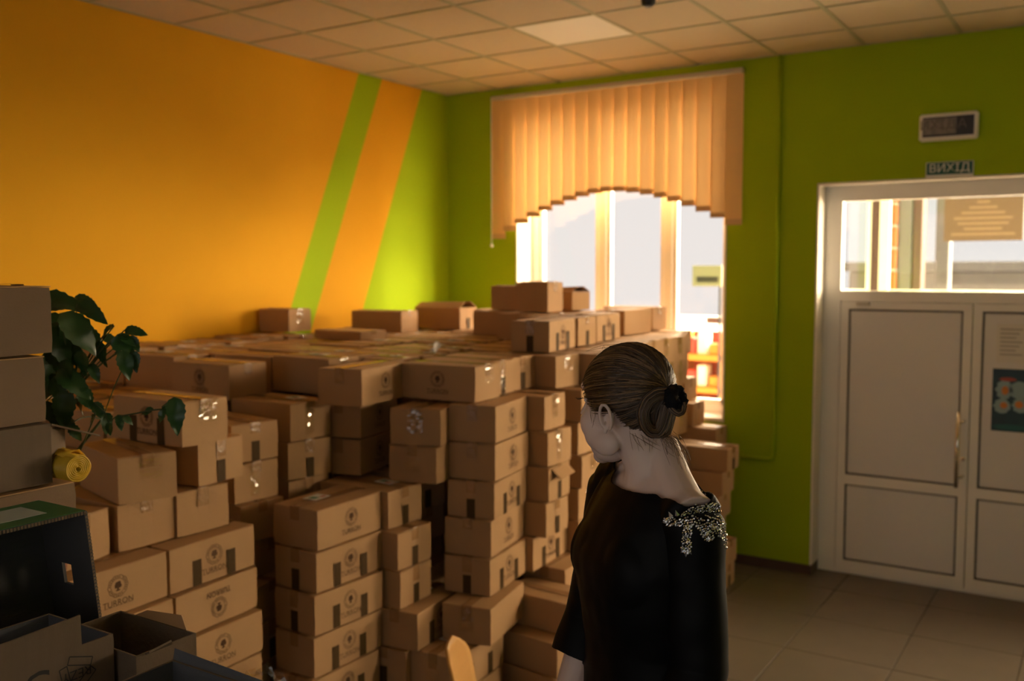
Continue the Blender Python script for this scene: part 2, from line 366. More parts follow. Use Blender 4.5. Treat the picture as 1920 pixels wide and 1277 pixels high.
# ------------------------------------------------------------------ doors
DY = .17                                            # front plane of the door frame
def pvc_box(x0, x1, z0, z1, y0=DY, y1=DY+.07, b=.005): return MB().bbox(x0, x1, y0, y1, z0, z1, b)
df = struct(MB().box(DX0+T, 3.375, DY, DY+.08, 0, DZ1-T).box(5.0, DX1-T, DY, DY+.08, 0, DZ1-T).box(3.375, 5.0, DY, DY+.08, 2.71, DZ1-T).box(3.375, 5.0, DY, DY+.08, 1.995, 2.07).box(3.375, 5.0, DY, DY+.08, 0, .02).build('door_frame', 'white_pvc'))
MB().box(3.37, 5.0, DY+.035, DY+.04, 2.065, 2.715).build('transom_pane', 'glass', df)
for i, (x0, x1, hinge) in enumerate(((3.382, 4.245, 1), (4.252, 4.995, 0))):
    d = struct(empty('door_%d' % (i+1), (x0, 0, 0))); w = x1-x0
    st = .055
    frame = MB().box(0, st, DY-.012, DY+.05, .022, 1.99).box(w-st, w, DY-.012, DY+.05, .022, 1.99).box(st, w-st, DY-.012, DY+.05, 1.94, 1.99).box(st, w-st, DY-.012, DY+.05, .665, .735).box(st, w-st, DY-.012, DY+.05, .022, .10)
    frame.build('door_frame', 'white_pvc', d)
    for z0, z1 in ((.735, 1.94), (.10, .665)):
        MB().box(st, w-st, DY+.004, DY+.012, z0, z1).build('gasket', 'seal_rubber', d)
        MB().bbox(st+.012, w-st-.012, DY-.002, DY+.02, z0+.012, z1-.012, .006).build('panel', 'pvc_panel', d)
    if i == 0:
        hd = MB().tube([(w-.06, DY-.07, .74), (w-.06, DY-.07, 1.26)], .014, 12)
        ho = hd.build('pull_handle', 'chrome', d, True)
        for z in (.81, 1.19): MB().tube([(w-.028, DY-.012, z), (w-.03, DY-.045, z), (w-.06, DY-.07, z)], .011, 10).build('handle_mount', 'chrome', ho, True)
        MB().tube([(w-.028, DY-.012, .93), (w-.028, DY-.02, .93)], .013, 12).build('lock', 'chrome', d, True)
        MB().bbox(.11, .20, DY-.035, DY-.012, 1.965, 1.99, .004).build('door_stop', 'rail', d)
    else:
        pp = MB().box(.145, .33, DY-.0045, DY-.003, 1.60, 1.86).build('paper_notice', 'paper', d)
        pz = MB().box(.128, .36, DY-.0045, DY-.003, 1.14, 1.56)
        po = pz.build('poster', mat('poster_blue', (.015, .02, .05), .4, noise_amt=.5, noise_scale=14, rgb2=(.02, .09, .10)), d)
        # generic butterfly-like petals on the poster
        for (cx, cz, rx, rz, mm) in ((.20, 1.42, .05, .065, 'poster_pale'), (.19, 1.31, .05, .05, 'poster_pale'), (.29, 1.42, .055, .06, 'poster_pale'), (.30, 1.32, .05, .05, 'poster_pale'), (.205, 1.415, .022, .03, 'poster_orange'), (.20, 1.315, .022, .022, 'poster_orange'), (.29, 1.325, .025, .025, 'poster_orange'), (.22, 1.49, .05, .014, 'poster_red'), (.245, 1.17, .11, .02, 'poster_teal')):
            mat('poster_pale', (.28, .42, .46), .5); mat('poster_orange', (.6, .22, .04), .5); mat('poster_red', (.40, .08, .06), .5); mat('poster_teal', (.02, .12, .12), .5)
            n = 18; MB().poly([(cx+rx*math.cos(2*math.pi*k/n)*(1+.15*math.sin(3*k)), DY-.0052-.0002*(mm != 'poster_pale'), cz+rz*math.sin(2*math.pi*k/n)) for k in range(n)]).build('picture', mm, po)
        for k in range(7): MB().box(.165, .30-.02*(k % 3), DY-.0052, DY-.0046, 1.82-.028*k, 1.828-.028*k).build('text_line', mat('grey_ink', (.35, .34, .33), .8), pp)

struct(MB().box(4.225, 4.272, DY+.05, DY+.062, .022, 1.99).build('trim_4', 'white_pvc'))  # backing strip added behind the leaf gap to stop light leaking through
struct(MB().box(3.36, 5.01, DY+.05, DY+.062, 1.97, 2.0).box(3.36, 3.40, DY+.05, DY+.062, .0, 2.0).box(3.36, 5.01, DY+.05, DY+.062, 0, .04).build('trim_5', 'white_pvc'))  # more backing added around the leaf edges, blocks stray daylight
# signs above the door
mat('sign_worn2', (.17, .155, .145), .6, noise_amt=.5, noise_scale=40)
sg = empty('exit_sign', (4.097, -.006, 2.88), 0, 'small green exit sign with white lettering ВИХІД just above the door', 'sign')
MB().bbox(-.145, .145, -.006, .006, -.048, .052, .002).build('plate', 'sign_white', sg)
MB().box(-.14, .14, -.0075, -.006, -.032, .048).build('green_field', 'sign_green', sg)
vs, fs = text_mesh('ВИХІД', .075, .0006); MB().add([(x*1.02, -.0085+z, y*1.0+.008) for x, y, z in vs], fs).build('lettering', 'sign_white', sg)
eb = empty('emergency_light', (4.088, 0, 3.157), 0, 'white framed emergency light box with worn dark panel, above the exit sign', 'emergency light')
MB().bbox(-.178, .178, -.06, 0, -.088, .088, .012).build('housing', 'white_pvc', eb)
MB().box(-.155, .155, -.0635, -.058, -.064, .064).build('dark_panel', 'sign_dark', eb)
MB().box(-.153, .05, -.0645, -.0632, -.05, .055).build('worn_film', 'sign_worn', eb)
for tx, xx, mm in (('ИХІД', -.06, 'sign_worn2'), ('А', .085, 'sign_worn2')):
    vs, fs = text_mesh(tx, .085, .0004); MB().add([(x+xx, -.0652+z, y+.01) for x, y, z in vs], fs).build('lettering', mm, eb)
# ceiling sensor
ss = empty('ceiling_sensor', (2.78, -1.90, RH), 0, 'small dark round sensor hanging from the ceiling tiles', 'sensor')
MB().tube([(0, 0, 0), (0, 0, -.02)], .055, 20).build('base', 'white_pvc', ss, True)
MB().tube([(0, 0, -.02), (0, 0, -.05), (0, 0, -.066)], [.042, .04, .022], 20).build('head', 'black_plastic', ss, True)
# stacking plan of the cartons: stack, order, x, y, z, turn, length, width, height, marks
BOXES = [
 ["LB",0,2.044,-4.517,1.0304,92.0,0.42,0.24,0.1707,"sdp"],["LB",1,2.063,-4.52,0.8586,94.0,0.42,0.24,0.1707,"su"],["LB",2,2.086,-4.52,0.6869,92.0,0.42,0.24,0.1707,"s"],
 ["LB",3,2.091,-4.532,0.5152,92.0,0.42,0.24,0.1707,""],["LB",4,2.097,-4.543,0.3435,93.0,0.42,0.24,0.1707,"t"],["LB",5,2.104,-4.553,0.1717,92.0,0.42,0.24,0.1707,""],
 ["LB",6,2.109,-4.565,0.0,92.0,0.42,0.24,0.1707,"st"],["LA",0,2.059,-4.949,1.0304,92.0,0.42,0.24,0.1707,"s"],["LA",1,2.093,-4.951,0.8586,94.0,0.42,0.24,0.1707,"s"],
 ["LA",2,2.101,-4.952,0.6869,92.0,0.42,0.24,0.1707,"s"],["LA",3,2.106,-4.964,0.5152,92.0,0.42,0.24,0.1707,"s"],["LA",4,2.12,-4.974,0.3435,93.0,0.42,0.24,0.1707,"s"],
 ["LA",5,2.119,-4.985,0.1717,92.0,0.42,0.24,0.1707,"s"],["LA",6,2.124,-4.996,0.0,92.0,0.42,0.24,0.1707,"s"],["L2",0,1.9,-4.694,1.3781,-16.0,0.42,0.216,0.175,"c"],
 ["L2",1,1.852,-4.724,1.2021,-2.0,0.42,0.24,0.175,""],["L3",0,1.861,-4.402,1.3781,4.0,0.42,0.24,0.175,"t"],["L3",1,1.874,-4.48,1.2021,-3.0,0.42,0.24,0.175,""],
 ["L1",0,1.915,-4.502,1.5541,-1.0,0.42,0.216,0.175,"sdc"],["L0",0,1.87,-5.045,1.2021,15.0,0.42,0.24,0.175,""],["M2",0,1.682,-3.687,1.4314,-3.0,0.42,0.252,0.1779,"cp"],
 ["M2",1,1.687,-3.67,1.2525,-11.0,0.42,0.24,0.1779,"t"],["M2",2,1.681,-3.687,1.0736,-7.0,0.42,0.24,0.1779,""],["M2",3,1.687,-3.696,0.8947,-6.0,0.42,0.24,0.1779,""],
 ["M2",4,1.707,-3.695,0.7157,-8.0,0.42,0.24,0.1779,"st"],["M2",5,1.713,-3.718,0.5368,-8.0,0.42,0.24,0.1779,""],["M2",6,1.719,-3.733,0.3579,-6.0,0.42,0.24,0.1779,"t"],
 ["M2",7,1.725,-3.741,0.1789,-8.0,0.42,0.24,0.1779,""],["M2",8,1.732,-3.756,0.0,-6.0,0.42,0.24,0.1779,"t"],["M1",0,1.688,-4.017,1.3854,-8.0,0.42,0.24,0.1722,"t"],
 ["M1",1,1.693,-4.038,1.2122,-3.0,0.42,0.24,0.1722,"c"],["M1",2,1.723,-4.034,1.039,-3.0,0.42,0.24,0.1722,""],["M1",3,1.682,-3.992,0.8659,9.0,0.42,0.24,0.1722,""],
 ["M1",4,1.765,-4.075,0.6927,11.0,0.42,0.24,0.1722,""],["M1",5,1.77,-4.08,0.5195,9.0,0.42,0.24,0.1722,"t"],["M1",6,1.777,-4.097,0.3463,11.0,0.42,0.24,0.1722,"st"],
 ["M1",7,1.786,-4.106,0.1732,11.0,0.42,0.24,0.1722,"t"],["M1",8,1.789,-4.113,0.0,9.0,0.42,0.24,0.1722,"st"],["B",0,2.168,-3.88,1.053,91.0,0.42,0.252,0.1745,"sp"],
 ["B",1,2.184,-3.895,0.8775,90.0,0.42,0.24,0.1745,"std"],["B",2,2.195,-3.908,0.702,88.0,0.42,0.24,0.1745,"std"],["B",3,2.201,-3.921,0.5265,89.0,0.42,0.228,0.1745,"sd"],
 ["B",4,2.206,-3.941,0.351,89.0,0.42,0.228,0.1745,"sd"],["B",5,2.205,-3.953,0.1755,89.0,0.42,0.24,0.1745,"t"],["B",6,2.213,-3.964,0.0,89.0,0.42,0.24,0.1745,""],
 ["BR",0,2.12,-3.544,1.0519,-1.0,0.42,0.24,0.1743,"tp"],["BR",1,2.188,-3.562,0.8766,-1.0,0.42,0.24,0.1743,"t"],["BR",2,2.19,-3.569,0.7013,2.0,0.42,0.24,0.1743,"t"],
 ["BR4",0,2.353,-3.485,0.5267,97.0,0.42,0.24,0.1746,"sdp"],["BR4",1,2.303,-3.508,0.3511,97.0,0.42,0.24,0.1746,"t"],["BR4",2,2.31,-3.52,0.1756,97.0,0.42,0.24,0.1746,"st"],
 ["BR4",3,2.316,-3.529,0.0,98.0,0.42,0.24,0.1746,""],["BR5",0,2.551,-3.444,0.3515,93.0,0.42,0.24,0.1748,"dcp"],["BR5",1,2.555,-3.456,0.1758,94.0,0.42,0.24,0.1748,"st"],
 ["BR5",2,2.568,-3.464,0.0,93.0,0.42,0.24,0.1748,"t"],["BS",0,2.024,-3.215,1.0519,-9.0,0.42,0.24,0.1743,"t"],["BS",1,1.998,-3.201,0.8766,-2.0,0.42,0.24,0.1743,""],
 ["BS",2,1.832,-2.994,0.7013,9.0,0.42,0.24,0.1743,""],["BS",3,1.987,-3.302,0.526,12.0,0.42,0.24,0.1743,"st"],["BS",4,2.041,-3.212,0.3506,10.0,0.42,0.24,0.1743,"t"],
 ["BS",5,2.042,-3.227,0.1753,11.0,0.42,0.24,0.1743,"t"],["BS",6,2.045,-3.239,0.0,11.0,0.42,0.24,0.1743,""],["AL",0,2.266,-3.26,1.4033,106.0,0.42,0.252,0.175,"c"],
 ["AL",1,2.277,-3.26,1.2273,99.0,0.42,0.252,0.175,"c"],["A",0,2.497,-3.1,1.4155,101.0,0.42,0.24,0.1759,"s"],["A",1,2.506,-3.103,1.2386,99.0,0.42,0.24,0.1759,"s"],
 ["A",2,2.507,-3.12,1.0616,100.0,0.42,0.24,0.1759,"std"],["A",3,2.5,-3.137,0.8847,100.0,0.42,0.24,0.1759,"s"],["A",4,2.515,-3.154,0.7077,98.0,0.42,0.24,0.1759,"std"],
 ["A",5,2.589,-3.284,0.5308,101.0,0.42,0.24,0.1759,"c"],["A",6,2.368,-3.035,0.3539,95.0,0.42,0.228,0.1759,"sd"],["A",7,2.366,-3.048,0.1769,95.0,0.42,0.24,0.1759,""],
 ["A",8,2.367,-3.055,0.0,95.0,0.42,0.24,0.1759,"t"],["A1",0,2.296,-3.14,1.5924,4.0,0.42,0.24,0.175,"sc"],["A1b",0,2.24,-2.901,1.5924,0.0,0.42,0.216,0.175,"tc"],
 ["A1c",0,2.219,-2.674,1.5924,0.0,0.42,0.24,0.175,"t"],["A1d",0,2.37,-2.439,1.5924,-6.0,0.42,0.216,0.175,"c"],["G",0,2.0,-3.446,1.5916,99.0,0.42,0.24,0.1758,"s"],
 ["G",1,1.878,-3.352,1.4147,102.0,0.378,0.24,0.1758,"s"],["G",2,1.882,-3.36,1.2379,102.0,0.378,0.24,0.1758,"s"],["LF",0,1.255,-3.688,1.5916,0.0,0.42,0.24,0.1758,"s"],
 ["D",0,2.454,-2.758,1.4155,4.0,0.42,0.24,0.1759,"c"],["D",1,2.489,-2.756,1.2386,0.0,0.42,0.24,0.1759,"c"],["D",2,2.493,-2.777,1.0616,3.0,0.42,0.24,0.1759,"th"],
 ["D",3,2.492,-2.792,0.8847,2.0,0.42,0.24,0.1759,"t"],["D",4,2.505,-2.727,0.7077,95.0,0.42,0.24,0.1759,"sd"],["D",5,2.628,-2.592,0.5308,92.0,0.42,0.24,0.1759,"s"],
 ["D",6,2.755,-2.597,0.3539,93.0,0.42,0.24,0.1759,"s"],["D",7,2.761,-2.659,0.1769,93.0,0.42,0.24,0.1759,"t"],["D",8,2.755,-2.679,0.0,93.0,0.42,0.24,0.1759,"st"],
 ["P",0,2.747,-2.942,0.4842,-5.0,0.42,0.24,0.1604,""],["P",1,2.739,-3.039,0.3228,-8.0,0.42,0.24,0.1604,""],["P",2,2.742,-3.053,0.1614,-8.0,0.42,0.24,0.1604,"t"],
 ["P",3,2.72,-3.029,0.0,-9.0,0.42,0.24,0.1604,"st"],["S",0,2.627,-0.527,0.8244,0.0,0.42,0.24,0.1639,"t"],["S",1,2.6,-0.547,0.6595,0.0,0.42,0.24,0.1639,""],
 ["S",2,2.588,-0.575,0.4946,0.0,0.42,0.24,0.1639,""],["S",3,2.567,-0.615,0.3298,0.0,0.42,0.24,0.1639,""],["S",4,2.632,-0.562,0.1649,0.0,0.42,0.24,0.1639,""],
 ["S",5,2.625,-0.578,0.0,1.0,0.42,0.24,0.1639,"t"],["K0",9,2.499,-2.352,0.0,-0.1,0.42,0.238,0.1755,""],["K0",8,2.419,-2.398,0.1768,-0.4,0.42,0.238,0.1755,""],
 ["K0",7,2.408,-2.402,0.3536,0.7,0.42,0.238,0.1755,""],["K0",6,2.458,-2.263,0.5304,0.7,0.42,0.238,0.1755,"t"],["K0",5,2.467,-2.388,0.7072,-0.1,0.42,0.238,0.1755,"t"],
 ["K0",4,2.469,-2.403,0.884,0.9,0.42,0.238,0.1755,"c"],["K0",3,2.492,-2.396,1.0608,-1.0,0.42,0.238,0.1755,"c"],["K0",2,2.467,-2.403,1.2376,0.3,0.42,0.238,0.1755,""],
 ["K0",1,2.488,-2.403,1.4144,0.2,0.42,0.238,0.1755,"tc"],["K0",0,2.496,-2.202,1.5912,0.2,0.42,0.238,0.1755,""],["K1",9,2.436,-2.11,0.0,-0.9,0.42,0.238,0.1755,""],
 ["K1",8,2.438,-2.143,0.1768,1.0,0.42,0.238,0.1755,""],["K1",7,2.422,-2.142,0.3536,-0.2,0.42,0.238,0.1755,""],["K1",6,2.421,-2.025,0.5304,0.5,0.42,0.238,0.1755,""],
 ["K1",5,2.456,-2.146,0.7072,-0.9,0.42,0.238,0.1755,"tc"],["K1",4,2.451,-2.147,0.884,-0.9,0.42,0.238,0.1755,""],["K1",3,2.433,-2.142,1.0608,0.3,0.42,0.238,0.1755,""],
 ["K1",2,2.444,-2.148,1.2376,-0.2,0.42,0.238,0.1755,"t"],["K1",1,2.429,-2.146,1.4144,0.3,0.42,0.238,0.1755,"tc"],["K1",0,2.465,-1.96,1.5912,-0.9,0.42,0.238,0.1755,"c"],
 ["K2",9,2.399,-1.867,0.0,0.5,0.42,0.238,0.1755,"tc"],["K2",8,2.436,-1.894,0.1768,-0.9,0.42,0.238,0.1755,"c"],["K2",7,2.418,-1.887,0.3536,-0.2,0.42,0.238,0.1755,"t"],
 ["K2",6,2.413,-1.783,0.5304,-0.6,0.42,0.238,0.1755,""],["K2",5,2.438,-1.888,0.7072,-0.3,0.42,0.238,0.1755,"tc"],["K2",4,2.432,-1.89,0.884,0.6,0.42,0.238,0.1755,""],
 ["K2",3,2.397,-1.889,1.0608,0.6,0.42,0.238,0.1755,"c"],["K2",2,2.439,-1.887,1.2376,-0.9,0.42,0.238,0.1755,"c"],["K2",1,2.442,-1.89,1.4144,-0.9,0.42,0.238,0.1755,""],
 ["K2",0,2.391,-1.718,1.5912,0.3,0.42,0.238,0.1755,"t"],["K3",9,2.404,-1.626,0.0,-0.1,0.42,0.238,0.1755,"tc"],["K3",8,2.397,-1.633,0.1768,-0.6,0.42,0.238,0.1755,"t"],
 ["K3",7,2.365,-1.639,0.3536,0.2,0.42,0.238,0.1755,"c"],["K3",6,2.358,-1.541,0.5304,0.6,0.42,0.238,0.1755,""],["K3",5,2.385,-1.633,0.7072,-0.6,0.42,0.238,0.1755,""],
 ["K3",4,2.372,-1.633,0.884,0.5,0.42,0.238,0.1755,"tc"],["K3",3,2.407,-1.637,1.0608,-0.8,0.42,0.238,0.1755,""],["K3",2,2.359,-1.636,1.2376,-0.5,0.42,0.238,0.1755,""],
 ["K3",1,2.355,-1.64,1.4144,0.8,0.42,0.238,0.1755,"t"],["K3",0,2.369,-1.476,1.5912,-0.9,0.42,0.238,0.1755,""],["K4",9,2.347,-1.384,0.0,1.0,0.42,0.238,0.1755,"tc"],
 ["K4",8,2.334,-1.382,0.1768,0.9,0.42,0.238,0.1755,"t"],["K4",7,2.325,-1.379,0.3536,0.6,0.42,0.238,0.1755,"c"],["K4",6,2.35,-1.302,0.5304,0.7,0.42,0.238,0.1755,"tc"],
 ["K4",5,2.324,-1.379,0.7072,-0.6,0.42,0.238,0.1755,"c"],["K4",4,2.376,-1.382,0.884,-0.8,0.42,0.238,0.1755,""],["K4",3,2.33,-1.379,1.0608,-0.6,0.42,0.238,0.1755,""],
 ["K4",2,2.34,-1.379,1.2376,-0.5,0.42,0.238,0.1755,"t"],["K4",1,2.363,-1.386,1.4144,-0.4,0.42,0.238,0.1755,""],["K4",0,2.326,-1.234,1.5912,0.2,0.42,0.238,0.1755,""],
 ["K5",9,2.293,-1.13,0.0,0.7,0.42,0.238,0.1755,"c"],["K5",8,2.302,-1.13,0.1768,0.7,0.42,0.238,0.1755,"t"],["K5",7,2.329,-1.127,0.3536,-0.4,0.42,0.238,0.1755,"tc"],
 ["K5",6,2.334,-1.064,0.5304,0.9,0.42,0.238,0.1755,""],["K5",5,2.336,-1.127,0.7072,-0.1,0.42,0.238,0.1755,""],["K5",4,2.304,-1.127,0.884,1.0,0.42,0.238,0.1755,"c"],
 ["K5",3,2.296,-1.131,1.0608,-0.7,0.42,0.238,0.1755,""],["K5",2,2.299,-1.124,1.2376,-0.3,0.42,0.238,0.1755,""],["K5",1,2.336,-1.126,1.4144,0.8,0.42,0.238,0.1755,"t"],
 ["K5",0,2.312,-0.993,1.5912,-0.6,0.42,0.238,0.1755,"c"],["K6",9,2.276,-0.875,0.0,-1.0,0.42,0.238,0.1755,"t"],["K6",8,2.288,-0.871,0.1768,-0.8,0.42,0.238,0.1755,"c"],
 ["K6",7,2.305,-0.869,0.3536,-0.7,0.42,0.238,0.1755,""],["K6",6,2.315,-0.826,0.5304,1.0,0.42,0.238,0.1755,"t"],["K6",5,2.302,-0.869,0.7072,-0.8,0.42,0.238,0.1755,"tc"],
 ["K6",4,2.297,-0.871,0.884,0.2,0.42,0.238,0.1755,"c"],["K6",3,2.308,-0.871,1.0608,0.8,0.42,0.238,0.1755,""],["K6",2,2.31,-0.871,1.2376,-0.4,0.42,0.238,0.1755,""],
 ["K6",1,2.301,-0.873,1.4144,0.1,0.42,0.238,0.1755,"tc"],["K6",0,2.311,-0.753,1.5912,-0.2,0.42,0.238,0.1755,"c"],["K7",9,2.2,-0.619,0.0,-1.0,0.42,0.238,0.1755,""],
 ["K7",8,2.14,-0.619,0.1768,0.1,0.42,0.238,0.1755,"c"],["K7",7,2.144,-0.619,0.3536,-0.9,0.42,0.238,0.1755,""],["K7",6,2.165,-0.589,0.5304,1.0,0.42,0.238,0.1755,"c"],
 ["K7",5,2.177,-0.62,0.7072,-0.8,0.42,0.238,0.1755,"c"],["K7",4,2.206,-0.617,0.884,-0.0,0.42,0.238,0.1755,""],["K7",3,2.271,-0.621,1.0608,-0.5,0.42,0.238,0.1755,"c"],
 ["K7",2,2.233,-0.622,1.2376,-0.2,0.42,0.238,0.1755,""],["K7",1,2.266,-0.618,1.4144,0.9,0.42,0.238,0.1755,"c"],["K7",0,2.225,-0.512,1.5912,0.5,0.42,0.238,0.1755,""],
 ["W",0,2.118,-0.17,1.5912,-0.9,0.42,0.238,0.1755,"c"],["W",1,2.092,-0.17,1.4144,-0.8,0.42,0.238,0.1755,"c"],["W",2,2.165,-0.17,1.2376,-0.9,0.42,0.238,0.1755,""],
 ["W",3,2.229,-0.17,1.0608,-0.4,0.42,0.238,0.1755,""],["W",4,2.107,-0.171,0.884,0.4,0.42,0.238,0.1755,""],["W",5,2.109,-0.17,0.7072,-0.7,0.42,0.238,0.1755,"c"],
 ["W",6,2.105,-0.172,0.5304,0.9,0.42,0.238,0.1755,""],["W",7,2.11,-0.171,0.3536,0.4,0.42,0.238,0.1755,""],["W",8,2.108,-0.17,0.1768,-0.3,0.42,0.238,0.1755,"t"],
 ["W",9,2.11,-0.171,0.0,0.4,0.42,0.238,0.1755,""],["T",5,2.472,-0.165,0.0,0.0,0.3,0.235,0.1755,""],["T",4,2.469,-0.165,0.1768,0.0,0.3,0.235,0.1755,""],
 ["T",3,2.472,-0.165,0.3536,0.0,0.3,0.235,0.1755,""],["T",2,2.468,-0.164,0.5304,0.0,0.3,0.235,0.1755,""],["T",1,2.472,-0.165,0.7072,0.0,0.3,0.235,0.1755,""],
 ["T",0,2.468,-0.165,0.884,0.0,0.3,0.235,0.1755,""],["U1",0,2.319,-2.269,1.7704,99.0,0.42,0.228,0.175,"std"],["U2",0,2.184,-1.887,1.7704,1.0,0.42,0.24,0.175,"t"],
 ["U3",0,2.196,-1.453,1.7704,96.0,0.42,0.24,0.175,"sd"],["U4",0,2.087,-0.752,1.7704,88.0,0.42,0.24,0.175,"c"],["U5",0,1.932,-0.225,1.7704,-2.0,0.42,0.24,0.175,""],
 ["V1",0,1.851,-1.526,1.9474,0.0,0.24,0.2,0.2,"pl"],["V1base",0,1.857,-1.608,1.7694,0.0,0.42,0.24,0.175,""],["V0",0,1.521,-1.325,1.9474,3.0,0.24,0.2,0.17,""],
 ["V0base",0,1.506,-1.373,1.7694,2.0,0.42,0.24,0.175,"t"],["V2",0,1.863,-1.127,1.9474,-14.0,0.2,0.18,0.13,"o"],["V2base",0,1.827,-1.131,1.7694,-3.0,0.42,0.24,0.175,""],
 ["X1",0,0.648,-0.927,1.7704,2.0,0.42,0.24,0.17,"to"],["X2",0,1.227,-0.974,1.7704,-2.0,0.4,0.24,0.165,"t"],["X3",0,0.515,-1.502,1.7704,8.0,0.42,0.24,0.16,""],
 ["X4",0,0.147,-2.141,1.7984,6.0,0.26,0.24,0.16,"c"],["X5",0,0.797,-2.195,1.7704,-3.0,0.42,0.24,0.06,""],
]
